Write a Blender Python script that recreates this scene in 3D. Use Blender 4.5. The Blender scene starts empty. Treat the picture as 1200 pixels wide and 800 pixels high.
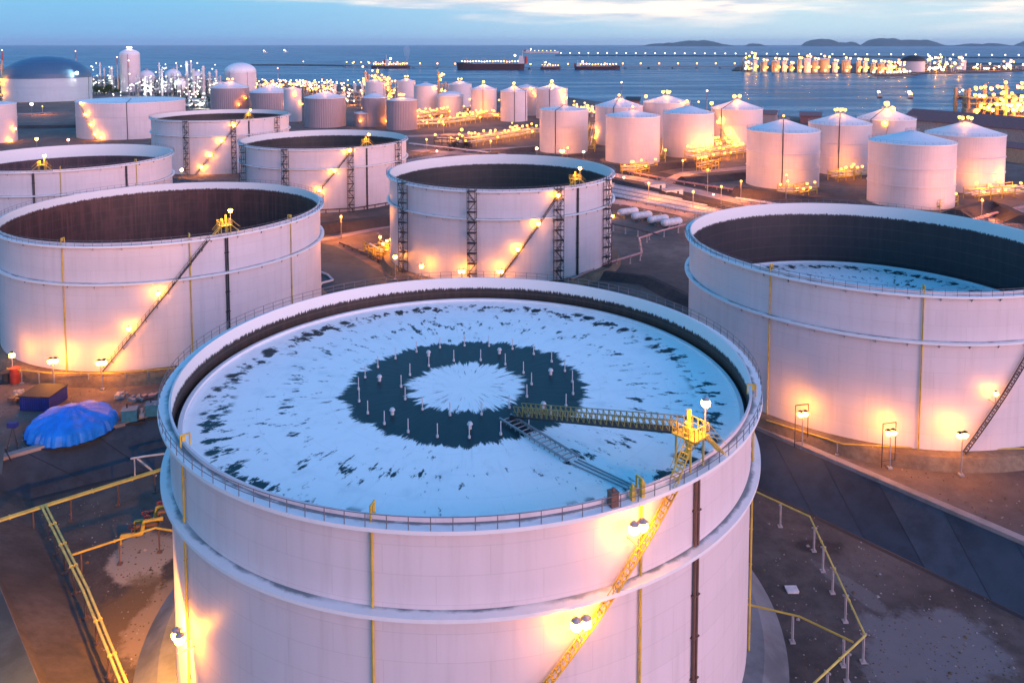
import bpy, bmesh, math, random
from math import sin, cos, pi, radians, atan2, sqrt, hypot
from mathutils import Vector, Matrix
random.seed(7)
sc = bpy.context.scene
COL = sc.collection

# ------------------------------------------------------------------ camera model
F = 940.0; TH = radians(4.0); HORIZ = 52.0; CAMZ = 62.5
CY = HORIZ + F*math.tan(TH)
def ray(px, py):
    x = px-600.0; y = -(py-CY)
    return Vector((x, F*cos(TH)+y*sin(TH), -F*sin(TH)+y*cos(TH)))
def at(px, py, Z=-2.0):
    d = ray(px, py); t = (Z-CAMZ)/d.z
    return Vector((d.x*t, d.y*t, Z))
def at_y(px, py, Y):
    d = ray(px, py); t = Y/d.y
    return Vector((d.x*t, Y, CAMZ+d.z*t))
def oncyl(px, py, cx, cy, r):
    """first point of the sight line on a vertical cylinder -> (angle, z)"""
    d = ray(px, py); h = Vector((d.x, d.y)); L = h.length; u = h/L
    c = Vector((cx, cy)); b = u.dot(c); q = c.length_squared-b*b
    k = r*r-q
    s = b-sqrt(k) if k > 0 else b
    P = u*s
    return atan2(P.y-cy, P.x-cx), CAMZ+d.z*(s/L)

# ------------------------------------------------------------------ materials
def nt(name):
    m = bpy.data.materials.new(name); m.use_nodes = True
    N = m.node_tree.nodes; L = m.node_tree.links
    b = N['Principled BSDF']
    return m, N, L, b
def node(N, t, **kw):
    n = N.new(t)
    for k, v in kw.items():
        setattr(n, k, v)
    return n
def math_(N, L, op, a, b=None, clamp=False):
    n = N.new('ShaderNodeMath'); n.operation = op; n.use_clamp = clamp
    for i, v in enumerate((a, b)):
        if v is None: continue
        if isinstance(v, (int, float)): n.inputs[i].default_value = v
        else: L.new(v, n.inputs[i])
    return n.outputs[0]
def mixc(N, L, f, a, b):
    n = N.new('ShaderNodeMix'); n.data_type = 'RGBA'
    if isinstance(f, (int, float)): n.inputs[0].default_value = f
    else: L.new(f, n.inputs[0])
    for i, v in ((6, a), (7, b)):
        if isinstance(v, tuple): n.inputs[i].default_value = (*v, 1)
        else: L.new(v, n.inputs[i])
    return n.outputs[2]
def ramp(N, L, f, stops):
    n = N.new('ShaderNodeMapRange'); n.interpolation_type = 'SMOOTHSTEP'
    L.new(f, n.inputs[0]); n.inputs[1].default_value = stops[0]; n.inputs[2].default_value = stops[1]
    n.inputs[3].default_value = stops[2] if len(stops) > 2 else 0; n.inputs[4].default_value = stops[3] if len(stops) > 3 else 1
    return n.outputs[0]
def noise(N, L, vec, scale, detail=4, rough=.55):
    n = N.new('ShaderNodeTexNoise'); n.inputs['Scale'].default_value = scale
    n.inputs['Detail'].default_value = detail; n.inputs['Roughness'].default_value = rough
    if vec is not None: L.new(vec, n.inputs['Vector'])
    return n.outputs[0]
def coords(N, L, scale=(1, 1, 1), kind='Object'):
    t = N.new('ShaderNodeTexCoord'); m = N.new('ShaderNodeMapping'); m.inputs['Scale'].default_value = scale
    L.new(t.outputs[kind], m.inputs['Vector']); return m.outputs[0]

def mat_flat(name, col, rough=.6, metal=0.0, vary=.25, scale=1.2, spec=.4):
    m, N, L, b = nt(name)
    f = ramp(N, L, noise(N, L, coords(N, L), scale), (.3, .7))
    d = tuple(c*(1-vary) for c in col)
    L.new(mixc(N, L, f, d, col), b.inputs['Base Color'])
    b.inputs['Roughness'].default_value = rough; b.inputs['Metallic'].default_value = metal
    b.inputs['Specular IOR Level'].default_value = spec
    return m
def mat_emit(name, col, s):
    m, N, L, b = nt(name)
    b.inputs['Base Color'].default_value = (.3, .25, .2, 1)
    b.inputs['Emission Color'].default_value = (*col, 1); b.inputs['Emission Strength'].default_value = s
    return m

def mat_paint(name, col=(.66, .605, .62), dirt=(.38, .33, .32), amount=.34, R=34.0, plate=True, rib=0.0):
    m, N, L, b = nt(name)
    t = N.new('ShaderNodeTexCoord'); s = N.new('ShaderNodeSeparateXYZ'); L.new(t.outputs['Object'], s.inputs[0])
    ang = math_(N, L, 'MULTIPLY', math_(N, L, 'ARCTAN2', s.outputs[1], s.outputs[0]), R)
    cx = N.new('ShaderNodeCombineXYZ'); L.new(ang, cx.inputs[0]); L.new(s.outputs[2], cx.inputs[1])
    mp = N.new('ShaderNodeMapping'); mp.inputs['Scale'].default_value = (.9, .055, 1); L.new(cx.outputs[0], mp.inputs[0])
    streak = ramp(N, L, noise(N, L, mp.outputs[0], 1.0, 6, .62), (.45, .78))
    big = ramp(N, L, noise(N, L, coords(N, L), .09, 4), (.38, .68))
    grime = math_(N, L, 'MULTIPLY', math_(N, L, 'ADD', math_(N, L, 'MULTIPLY', streak, .75), math_(N, L, 'MULTIPLY', big, .3)), amount, True)
    c = mixc(N, L, grime, col, dirt)
    if plate:
        br = N.new('ShaderNodeTexBrick'); br.inputs['Scale'].default_value = 1.0
        br.inputs['Brick Width'].default_value = 9.0; br.inputs['Row Height'].default_value = 2.45
        br.inputs['Mortar Size'].default_value = .05; br.inputs['Mortar Smooth'].default_value = .6
        br.inputs['Color1'].default_value = (1, 1, 1, 1); br.inputs['Color2'].default_value = (.955, .955, .955, 1)
        br.inputs['Mortar'].default_value = (.87, .86, .86, 1); L.new(cx.outputs[0], br.inputs['Vector'])
        mm = N.new('ShaderNodeMix'); mm.data_type = 'RGBA'; mm.blend_type = 'MULTIPLY'; mm.inputs[0].default_value = 1
        L.new(c, mm.inputs[6]); L.new(br.outputs['Color'], mm.inputs[7]); c = mm.outputs[2]
    L.new(c, b.inputs['Base Color'])
    b.inputs['Roughness'].default_value = .48; b.inputs['Specular IOR Level'].default_value = .35
    bp = N.new('ShaderNodeBump'); bp.inputs['Strength'].default_value = .25; bp.inputs['Distance'].default_value = .08
    if rib:
        h = math_(N, L, 'SINE', math_(N, L, 'MULTIPLY', ang, rib)); L.new(h, bp.inputs['Height']); bp.inputs['Distance'].default_value = .15; bp.inputs['Strength'].default_value = .8
    else:
        L.new(noise(N, L, coords(N, L, (.3, .3, .3)), 1.0, 3), bp.inputs['Height'])
    L.new(bp.outputs[0], b.inputs['Normal'])
    return m

def mat_girder(R):
    m, N, L, b = nt('girder_paint')
    t = N.new('ShaderNodeTexCoord'); s = N.new('ShaderNodeSeparateXYZ'); L.new(t.outputs['Object'], s.inputs[0])
    r = math_(N, L, 'SQRT', math_(N, L, 'ADD', math_(N, L, 'MULTIPLY', s.outputs[0], s.outputs[0]), math_(N, L, 'MULTIPLY', s.outputs[1], s.outputs[1])))
    v = coords(N, L); n1 = noise(N, L, v, .35, 6, .65); n2 = noise(N, L, v, .11, 3)
    e = math_(N, L, 'ADD', math_(N, L, 'SUBTRACT', r, R), math_(N, L, 'MULTIPLY', math_(N, L, 'SUBTRACT', n1, .5), 1.6))
    d = math_(N, L, 'MULTIPLY', ramp(N, L, e, (.55, .05)), ramp(N, L, n2, (.28, .52)))
    c = mixc(N, L, math_(N, L, 'MULTIPLY', d, .9), (.70, .72, .73), (.10, .14, .16))
    c = mixc(N, L, math_(N, L, 'MULTIPLY', ramp(N, L, n1, (.5, .8)), .25), c, (.45, .42, .40))
    L.new(c, b.inputs['Base Color']); b.inputs['Roughness'].default_value = .5; b.inputs['Specular IOR Level'].default_value = .3
    return m
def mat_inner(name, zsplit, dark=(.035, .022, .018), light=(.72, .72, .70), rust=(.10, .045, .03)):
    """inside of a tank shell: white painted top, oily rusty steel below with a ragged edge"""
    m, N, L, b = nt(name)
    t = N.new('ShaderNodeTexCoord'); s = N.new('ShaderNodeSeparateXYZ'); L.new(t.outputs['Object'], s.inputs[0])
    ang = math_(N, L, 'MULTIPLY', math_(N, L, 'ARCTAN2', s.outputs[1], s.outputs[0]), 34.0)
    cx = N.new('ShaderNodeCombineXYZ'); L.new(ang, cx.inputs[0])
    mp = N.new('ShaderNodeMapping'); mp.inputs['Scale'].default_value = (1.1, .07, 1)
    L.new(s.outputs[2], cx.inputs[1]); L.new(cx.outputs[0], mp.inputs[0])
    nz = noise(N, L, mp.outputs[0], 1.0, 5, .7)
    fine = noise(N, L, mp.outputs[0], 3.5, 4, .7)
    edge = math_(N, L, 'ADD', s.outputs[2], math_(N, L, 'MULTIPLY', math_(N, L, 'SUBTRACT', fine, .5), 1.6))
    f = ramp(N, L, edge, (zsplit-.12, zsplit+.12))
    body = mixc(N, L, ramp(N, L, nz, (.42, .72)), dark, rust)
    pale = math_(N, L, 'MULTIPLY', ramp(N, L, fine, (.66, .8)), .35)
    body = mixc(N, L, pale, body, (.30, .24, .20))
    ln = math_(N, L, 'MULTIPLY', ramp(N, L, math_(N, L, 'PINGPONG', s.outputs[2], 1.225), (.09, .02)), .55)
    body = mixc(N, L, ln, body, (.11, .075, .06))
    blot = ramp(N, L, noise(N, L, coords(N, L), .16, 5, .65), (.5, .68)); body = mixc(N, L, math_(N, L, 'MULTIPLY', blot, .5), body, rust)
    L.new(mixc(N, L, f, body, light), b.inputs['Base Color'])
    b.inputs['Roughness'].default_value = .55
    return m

def mat_roof(name, R, wet=True, seed=0.0):
    """floating roof deck: white paint with wet, rusty patches that run out radially"""
    m, N, L, b = nt(name)
    t = N.new('ShaderNodeTexCoord'); s = N.new('ShaderNodeSeparateXYZ'); L.new(t.outputs['Object'], s.inputs[0])
    r2 = math_(N, L, 'ADD', math_(N, L, 'MULTIPLY', s.outputs[0], s.outputs[0]), math_(N, L, 'MULTIPLY', s.outputs[1], s.outputs[1]))
    r = math_(N, L, 'DIVIDE', math_(N, L, 'SQRT', r2), R)
    a = math_(N, L, 'ARCTAN2', s.outputs[1], s.outputs[0])
    def polar(ka, kr, off=0.0):
        c = N.new('ShaderNodeCombineXYZ')
        L.new(math_(N, L, 'MULTIPLY', math_(N, L, 'COSINE', a), ka), c.inputs[0])
        L.new(math_(N, L, 'MULTIPLY', math_(N, L, 'SINE', a), ka), c.inputs[1])
        L.new(math_(N, L, 'ADD', math_(N, L, 'MULTIPLY', r, kr), off+seed), c.inputs[2])
        return c.outputs[0]
    saw = noise(N, L, polar(8, 3.0), 1.0, 6, .82)
    saw2 = noise(N, L, polar(3.0, 1.0, 5), 1.0, 2, .6)
    wob = math_(N, L, 'ADD', math_(N, L, 'MULTIPLY', math_(N, L, 'SUBTRACT', saw, .5), .22), math_(N, L, 'MULTIPLY', math_(N, L, 'SUBTRACT', saw2, .5), .10))
    # streaky dark edge of the wet ring
    d = math_(N, L, 'ABSOLUTE', math_(N, L, 'SUBTRACT', r, .33))
    ring = ramp(N, L, math_(N, L, 'ADD', d, wob), (.124, .108), )
    # scattered radial blotches
    def spots(na, nr, thr, r0, r1, keep, off):
        c = N.new('ShaderNodeCombineXYZ')
        L.new(math_(N, L, 'MULTIPLY', a, na/(2*pi)), c.inputs[0])
        L.new(math_(N, L, 'ADD', math_(N, L, 'MULTIPLY', r, nr), off), c.inputs[1])
        v = N.new('ShaderNodeTexVoronoi'); v.voronoi_dimensions = '2D'; v.inputs['Scale'].default_value = 1.0; v.inputs['Randomness'].default_value = .85
        L.new(c.outputs[0], v.inputs['Vector'])
        sp = N.new('ShaderNodeSeparateColor'); L.new(v.outputs['Color'], sp.inputs[0])
        size = math_(N, L, 'MULTIPLY', sp.outputs[0], thr)
        k = math_(N, L, 'LESS_THAN', sp.outputs[1], keep)
        rough = math_(N, L, 'MULTIPLY', math_(N, L, 'SUBTRACT', noise(N, L, polar(26, 16, off), 1.0, 4, .75), .5), .75)
        dd = math_(N, L, 'ADD', v.outputs['Distance'], rough)
        f = ramp(N, L, math_(N, L, 'SUBTRACT', dd, size), (.10, -.08))
        band = math_(N, L, 'MULTIPLY', ramp(N, L, r, (r0-.02, r0+.02)), ramp(N, L, r, (r1+.02, r1-.02)))
        return math_(N, L, 'MULTIPLY', math_(N, L, 'MULTIPLY', f, k), band)
    nb = noise(N, L, polar(21, 13, 11), 1.0, 6, .68)
    env = noise(N, L, polar(2.2, 3.0, 21), 1.0, 3, .6)
    def band(r0, r1, w): return math_(N, L, 'MULTIPLY', ramp(N, L, r, (r0-w, r0+w)), ramp(N, L, r, (r1+w, r1-w)))
    lift = math_(N, L, 'ADD', math_(N, L, 'MULTIPLY', band(.85, .93, .025), .115), math_(N, L, 'MULTIPLY', band(.60, .70, .04), .055))
    lift = math_(N, L, 'ADD', lift, math_(N, L, 'MULTIPLY', math_(N, L, 'SUBTRACT', env, .5), .20))
    lift = math_(N, L, 'ADD', lift, math_(N, L, 'MULTIPLY', math_(N, L, 'SUBTRACT', band(.06, .965, .02), 1.0), .5))
    blot = ramp(N, L, math_(N, L, 'ADD', nb, lift), (.60, .67))
    blot = math_(N, L, 'MAXIMUM', blot, spots(84, 12.0, .42, .84, .945, .55, .3))
    wetm = math_(N, L, 'MAXIMUM', ring if wet else blot, blot)
    # thin film: bluish grey damp streaks, fine radial drag lines
    damp = math_(N, L, 'MULTIPLY', ramp(N, L, noise(N, L, polar(7, 9, 3), 1.0, 6, .7), (.48, .78)), .36)
    lines = math_(N, L, 'MULTIPLY', ramp(N, L, noise(N, L, polar(42, 3, 8), 1.0, 3, .6), (.58, .76)), .26)
    tone = math_(N, L, 'MAXIMUM', damp, lines)
    seam = math_(N, L, 'PINGPONG', r, .0625)
    seam = math_(N, L, 'MULTIPLY', ramp(N, L, seam, (.0022, .0)), .22)
    tone = math_(N, L, 'MAXIMUM', tone, seam)
    base = mixc(N, L, tone, (.90, .90, .89), (.40, .48, .52))
    murk = mixc(N, L, noise(N, L, polar(6, 9, 1), 1.2, 5), (.006, .026, .034), (.018, .046, .056))
    L.new(mixc(N, L, wetm, base, murk), b.inputs['Base Color'])
    L.new(math_(N, L, 'SUBTRACT', .55, math_(N, L, 'MULTIPLY', wetm, .22)), b.inputs['Roughness'])
    L.new(math_(N, L, 'SUBTRACT', .3, math_(N, L, 'MULTIPLY', wetm, .22)), b.inputs['Specular IOR Level'])
    bp = N.new('ShaderNodeBump'); bp.inputs['Strength'].default_value = .3; bp.inputs['Distance'].default_value = .1
    L.new(noise(N, L, polar(18, 9, 2), 1.0, 4), bp.inputs['Height']); L.new(bp.outputs[0], b.inputs['Normal'])
    return m

def mat_ground(name, c1, c2, c3, s=.05, stain=.5, rough=.9):
    m, N, L, b = nt(name)
    v = coords(N, L)
    f = ramp(N, L, noise(N, L, v, s, 8, .65), (.38, .62))
    g = ramp(N, L, noise(N, L, v, s*9, 6, .7), (.35, .7))
    h = ramp(N, L, noise(N, L, v, s*.35, 5, .6), (.52, .64))
    c = mixc(N, L, f, c1, c2)
    c = mixc(N, L, math_(N, L, 'MULTIPLY', g, stain), c, tuple(x*.55 for x in c1))
    c = mixc(N, L, math_(N, L, 'MULTIPLY', h, .6), c, c3)
    L.new(c, b.inputs['Base Color']); b.inputs['Roughness'].default_value = rough; b.inputs['Specular IOR Level'].default_value = .2
    bp = N.new('ShaderNodeBump'); bp.inputs['Strength'].default_value = .5; bp.inputs['Distance'].default_value = .15
    L.new(noise(N, L, v, 1.6, 8, .7), bp.inputs['Height']); L.new(bp.outputs[0], b.inputs['Normal'])
    return m
def mat_concrete(name, col, panel=None, rough=.85):
    m, N, L, b = nt(name)
    v = coords(N, L)
    f = ramp(N, L, noise(N, L, v, .25, 7, .65), (.35, .65))
    g = ramp(N, L, noise(N, L, v, .05, 4), (.4, .65))
    c = mixc(N, L, f, tuple(x*.62 for x in col), col)
    c = mixc(N, L, math_(N, L, 'MULTIPLY', g, .5), c, tuple(x*1.35 for x in col))
    L.new(c, b.inputs['Base Color']); b.inputs['Roughness'].default_value = rough; b.inputs['Specular IOR Level'].default_value = .25
    return m
def mat_water():
    m, N, L, b = nt('sea_water'); out = N['Material Output']
    far = ramp(N, L, noise(N, L, coords(N, L, (.0012, .004, 1)), 1.0, 4), (.35, .7))
    d = N.new('ShaderNodeBsdfDiffuse'); g = N.new('ShaderNodeBsdfGlossy'); mx = N.new('ShaderNodeMixShader')
    L.new(mixc(N, L, far, (.001, .076, .165), (.005, .125, .225)), d.inputs['Color']); g.inputs['Roughness'].default_value = .22; g.inputs['Color'].default_value = (.75, .9, 1, 1)
    bp = N.new('ShaderNodeBump'); bp.inputs['Strength'].default_value = .6; bp.inputs['Distance'].default_value = 1.8
    w = noise(N, L, coords(N, L, (.10, .16, 1)), 1.0, 5, .6); L.new(w, bp.inputs['Height'])
    for q in (d, g): L.new(bp.outputs[0], q.inputs['Normal'])
    slick = ramp(N, L, noise(N, L, coords(N, L, (.004, .02, 1)), 1.0, 5, .6), (.45, .65), )
    L.new(math_(N, L, 'ADD', .20, math_(N, L, "MULTIPLY", slick, .16)), mx.inputs[0])
    L.new(d.outputs[0], mx.inputs[1]); L.new(g.outputs[0], mx.inputs[2]); L.new(mx.outputs[0], out.inputs['Surface'])
    N.remove(b); return m

M = {}
M['paint'] = mat_paint('white_tank_paint')
M['paint_far'] = mat_paint('white_tank_paint_clean', (.65, .59, .60), amount=.38)
M['paint_rib'] = mat_paint('purple_grey_cladding', (.34, .27, .29), (.20, .16, .17), .6, 18.0, False, 3.2)
M['paint_roof'] = mat_paint('pale_roof_paint', (.72, .74, .76), (.50, .50, .50), .4, 14.0, False)
M['girder'] = mat_paint('girder_paint', (.72, .74, .75), (.20, .24, .26), .75, 34.0, False)
M['paint_cool'] = mat_paint('cool_lit_tank_paint', (.40, .52, .58), amount=.3)  # cool lamp light put into the wall colour
M['dome'] = mat_flat('blue_grey_dome_sheet', (.05, .14, .24), .5)
M['yellow'] = mat_flat('yellow_pipe_paint', (.60, .43, .07), .5, vary=.3, scale=.8)
M['yellow_pale'] = mat_flat('pale_yellow_pipe_paint', (.66, .54, .12), .45, vary=.3, scale=.8)
M['olive'] = mat_flat('dull_olive_paint', (.34, .28, .10), .6)
M['steel_dark'] = mat_flat('dark_steel', (.045, .042, .045), .6)
M['steel_grey'] = mat_flat('galvanised_steel', (.32, .32, .34), .5)
M['rail'] = mat_flat('rail_paint', (.16, .16, .18), .5)
M['brown_pipe'] = mat_flat('brown_pipe_paint', (.16, .09, .07), .5)
M['pink_pipe'] = mat_flat('primer_pipe_paint', (.48, .27, .25), .5)
M['post'] = mat_flat('pale_support_paint', (.42, .38, .38), .6)
M['pale'] = mat_flat('pale_insulation', (.62, .62, .64), .5)
M['red'] = mat_flat('red_paint', (.42, .05, .03), .5)
M['tarp'] = mat_flat('blue_tarpaulin', (.012, .25, .90), .5, vary=.3, scale=.6, spec=.35)
_n, _l = M['tarp'].node_tree.nodes, M['tarp'].node_tree.links
_b = _n.new('ShaderNodeBump'); _b.inputs['Strength'].default_value = .9; _b.inputs['Distance'].default_value = .25
_l.new(noise(_n, _l, coords(_n, _l, (1, 1, .5)), .9, 5, .6), _b.inputs['Height']); _l.new(_b.outputs[0], _n['Principled BSDF'].inputs['Normal'])
M['cont'] = mat_flat('dark_blue_sheet', (.025, .035, .20), .5)
M['teal'] = mat_flat('teal_machine_paint', (.03, .20, .30), .5)
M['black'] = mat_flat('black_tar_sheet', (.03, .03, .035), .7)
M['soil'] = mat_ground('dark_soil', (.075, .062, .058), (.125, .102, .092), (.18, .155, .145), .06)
M['land'] = mat_ground('yard_ground', (.13, .10, .09), (.21, .16, .14), (.075, .062, .058), .035)
M['pad'] = mat_ground('foundation_gravel', (.17, .12, .085), (.25, .19, .13), (.12, .09, .07), .12)
M['apron'] = mat_concrete('apron_concrete', (.17, .18, .19))
M['slope'] = mat_concrete('slope_concrete', (.050, .062, .080))  # blue cast of the sky mixed into the colour of all slope panels
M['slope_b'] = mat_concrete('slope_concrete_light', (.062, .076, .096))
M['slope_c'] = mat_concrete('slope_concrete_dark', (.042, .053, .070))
M['kerb'] = mat_concrete('kerb_concrete', (.32, .27, .26))
M['sand'] = mat_ground('pale_sand', (.36, .28, .22), (.46, .37, .30), (.25, .19, .15), .3)
M['dry'] = mat_ground('dry_earth', (.11, .075, .045), (.17, .12, .07), (.08, .06, .04), .3)
M['asphalt'] = mat_concrete('asphalt', (.06, .085, .095))
M['road'] = mat_concrete('road_surface', (.36, .28, .27))
M['dark_dirt'] = mat_ground('bund_earth', (.055, .045, .045), (.085, .070, .066), (.10, .085, .075), .1)
M['rock'] = mat_ground('breakwater_rock', (.06, .06, .065), (.10, .10, .10), (.04, .04, .045), .2)
M['hill'] = mat_ground('island_forest', (.025, .050, .030), (.045, .075, .040), (.035, .055, .035), .004)
M['leaf'] = mat_ground('foliage', (.035, .075, .025), (.06, .11, .03), (.03, .06, .02), .5)
M['bark'] = mat_flat('bark', (.07, .05, .035), .9)
M['brickred'] = mat_flat('reddish_sheet_roof', (.28, .11, .10), .6)
M['wallpink'] = mat_flat('pinkish_cladding', (.45, .32, .28), .7)
M['hull'] = mat_flat('dark_hull_paint', (.05, .025, .03), .5)
M['shipwhite'] = mat_flat('white_ship_paint', (.65, .63, .60), .5)
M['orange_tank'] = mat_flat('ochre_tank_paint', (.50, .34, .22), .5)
M['water'] = mat_water()
ORANGE = (1.0, .31, .018); AMBER = (1.0, .42, .08); WHITE = (1.0, .86, .66); COOL = (.80, .95, .90); PINK = (1.0, .42, .25)
M['lampN'] = mat_emit('sodium_lamp', ORANGE, 52)
M['lampM'] = mat_emit('sodium_lamp_yard', ORANGE, 30)
M['lampF'] = mat_emit('sodium_lamp_distant', (1.0, .34, .025), 4.0)
M['lampA'] = mat_emit('amber_lamp_distant', AMBER, 2.6)
M['lampW'] = mat_emit('white_lamp_distant', WHITE, 2.2)
M['lampC'] = mat_emit('cool_lamp_distant', COOL, 1.3)
M['lampP'] = mat_emit('pinkish_lamp_distant', PINK, 4)

# ------------------------------------------------------------------ mesh builder
class MB:
    def __init__(s): s.v = []; s.f = []; s.m = []; s.sm = []
    def add(s, vs, fs, mi=0, smooth=False):
        o = len(s.v); s.v += [tuple(x) for x in vs]
        for f in fs: s.f.append(tuple(i+o for i in f)); s.m.append(mi); s.sm.append(smooth)
    def box(s, c, d, rz=0, mi=0, base=False):
        x, y, z = d[0]/2, d[1]/2, d[2]/2; cz = c[2]+(z if base else 0)
        R = Matrix.Rotation(rz, 3, 'Z'); P = Vector((c[0], c[1], cz))
        vs = [P+R@Vector((a*x, b*y, e*z)) for a, b, e in ((-1,-1,-1),(1,-1,-1),(1,1,-1),(-1,1,-1),(-1,-1,1),(1,-1,1),(1,1,1),(-1,1,1))]
        s.add(vs, [(0,3,2,1),(4,5,6,7),(0,1,5,4),(1,2,6,5),(2,3,7,6),(3,0,4,7)], mi)
    def bar(s, p, q, r=.05, n=6, mi=0, r2=None, cap=True):
        p = Vector(p); q = Vector(q); d = q-p
        if d.length < 1e-6: return
        d.normalize(); u = d.orthogonal().normalized()
        if abs(d.z) < .99: u = d.cross(Vector((0, 0, 1))).normalized()
        w = d.cross(u); r2 = r if r2 is None else r2; off = pi/4 if n == 4 else 0
        vs = [p+(u*cos(2*pi*i/n+off)+w*sin(2*pi*i/n+off))*r for i in range(n)]+[q+(u*cos(2*pi*i/n+off)+w*sin(2*pi*i/n+off))*r2 for i in range(n)]
        s.add(vs, [(i, (i+1) % n, n+(i+1) % n, n+i) for i in range(n)], mi, n > 4)
        if cap: s.add(vs, [tuple(range(n-1, -1, -1)), tuple(range(n, 2*n))], mi)
    def path(s, pts, r, n=8, mi=0):
        for a, b in zip(pts, pts[1:]): s.bar(a, b, r, n, mi)
        for p in pts[1:-1]: s.ball(p, r*1.02, mi, 1)
    def lathe(s, prof, n=64, mi=0, a0=0.0, a1=2*pi, c=(0, 0, 0)):
        """each profile segment is a strip of its own, so creases stay sharp"""
        full = abs(a1-a0-2*pi) < 1e-6; k = n if full else n+1
        for (r0, z0), (r1, z1) in zip(prof, prof[1:]):
            vs = []
            for r_, z_ in ((r0, z0), (r1, z1)):
                vs += [(c[0]+r_*cos(a0+(a1-a0)*i/n), c[1]+r_*sin(a0+(a1-a0)*i/n), c[2]+z_) for i in range(k)]
            s.add(vs, [(i, (i+1) % k, k+(i+1) % k, k+i) for i in range(n)], mi, True)
    def disc(s, r, z, n=64, mi=0, c=(0, 0)):
        s.add([(c[0]+r*cos(2*pi*i/n), c[1]+r*sin(2*pi*i/n), z) for i in range(n)], [tuple(range(n))], mi)
    def ball(s, c, r, mi=0, sub=1, sz=1.0):
        vs, fs = ICO[sub]; s.add([(c[0]+x*r, c[1]+y*r, c[2]+z*r*sz) for x, y, z in vs], fs, mi, True)
    def prism(s, poly, z0, z1, mi=0):
        n = len(poly); vs = [(p[0], p[1], z0) for p in poly]+[(p[0], p[1], z1) for p in poly]
        s.add(vs, [tuple(range(n-1, -1, -1)), tuple(range(n, 2*n))]+[(i, (i+1) % n, n+(i+1) % n, n+i) for i in range(n)], mi)
    def mesh(s, name, mats):
        me = bpy.data.meshes.new(name); me.from_pydata(s.v, [], s.f)
        for x in (mats if isinstance(mats, (list, tuple)) else [mats]): me.materials.append(x)
        me.polygons.foreach_set('material_index', s.m); me.polygons.foreach_set('use_smooth', s.sm); me.update()
        return me
    def build(s, name, mats, parent=None, loc=(0, 0, 0)):
        o = bpy.data.objects.new(name, s.mesh(name, mats)); COL.objects.link(o); o.location = loc
        if parent: o.parent = parent
        return o
def _ico(sub):
    b = bmesh.new(); bmesh.ops.create_icosphere(b, subdivisions=sub, radius=1.0)
    b.verts.ensure_lookup_table(); r = ([tuple(v.co) for v in b.verts], [tuple(v.index for v in f.verts) for f in b.faces]); b.free(); return r
ICO = {1: _ico(1), 2: _ico(2), 3: _ico(3)}

def tag(o, label=None, cat=None, group=None, kind=None):
    if label: o['label'] = label
    if cat: o['category'] = cat
    if group: o['group'] = group
    if kind: o['kind'] = kind
    return o
def thing(name, label, cat, loc, group=None, rz=0.0):
    o = bpy.data.objects.new(name, None); COL.objects.link(o); o.location = loc; o.rotation_euler = (0, 0, rz); o.empty_display_size = 1
    return tag(o, label, cat, group)
def inst(name, me, parent=None, loc=(0, 0, 0), rz=0.0, scale=None):
    o = bpy.data.objects.new(name, me); COL.objects.link(o); o.location = loc; o.rotation_euler = (0, 0, rz)
    if scale: o.scale = scale
    if parent: o.parent = parent
    return o
_cache = {}
def lampmesh(h, r, mat, sub=1, pr=.09, post='steel_grey'):
    """a lamp on a post: post, cap and glowing globe in one small mesh"""
    k = (round(h, 2), r, mat, sub, post)
    if k not in _cache:
        b = MB(); b.bar((0, 0, 0), (0, 0, h), pr, 5, 0); b.bar((0, 0, h+r*1.7), (0, 0, h+r*2.1), r*.9, 8, 0, r*.25)
        b.ball((0, 0, h+r), r, 1, sub); _cache[k] = b.mesh('lamp', [M[post], M[mat]])
    return _cache[k]

# ------------------------------------------------------------------ floating-roof tanks
def wash_light(T, loc, P, col=(1.0, .27, .02)):  # unseen point light added to carry the wash of nearby lamps
    l = bpy.data.lights.new('lamp_light', 'POINT'); l.energy = P*1.1; l.color = col; l.shadow_soft_size = .5
    o = bpy.data.objects.new('lamp_light', l); COL.objects.link(o); o.location = loc; o.parent = T; return o
def pol(r, a, z): return Vector((r*cos(a), r*sin(a), z))
def stair(T, R, h, a0, z0, a1, z1, mat='steel_dark', sub=True, w=.75):
    n = max(8, int(abs(z1-z0)/.42)); b = MB(); hr = MB()
    P = lambda r, t, dz=0: pol(r, a0+(a1-a0)*t, z0+(z1-z0)*t+dz)
    for i in range(n):
        t0, t1 = i/n, (i+1)/n
        for r in (R+.22, R+.22+w): b.bar(P(r, t0), P(r, t1), .09, 4)
        c = P(R+.22+w/2, (t0+t1)/2); b.box(c, (w, .2, .05), a0+(a1-a0)*(t0+t1)/2)
        for dz in (.55, 1.05): hr.bar(P(R+.22+w, t0, dz), P(R+.22+w, t1, dz), .04, 4)
        if i % 2 == 0: hr.bar(P(R+.22+w, t0), P(R+.22+w, t0, 1.05), .04, 4)
        if i % 6 == 0: b.bar(P(R-.05, t0, -.9), P(R+.22+w, t0, -.1), .06, 4)
    o = b.build('staircase', M[mat], T); hr.build('handrail', M[mat], o)
    return o
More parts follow.
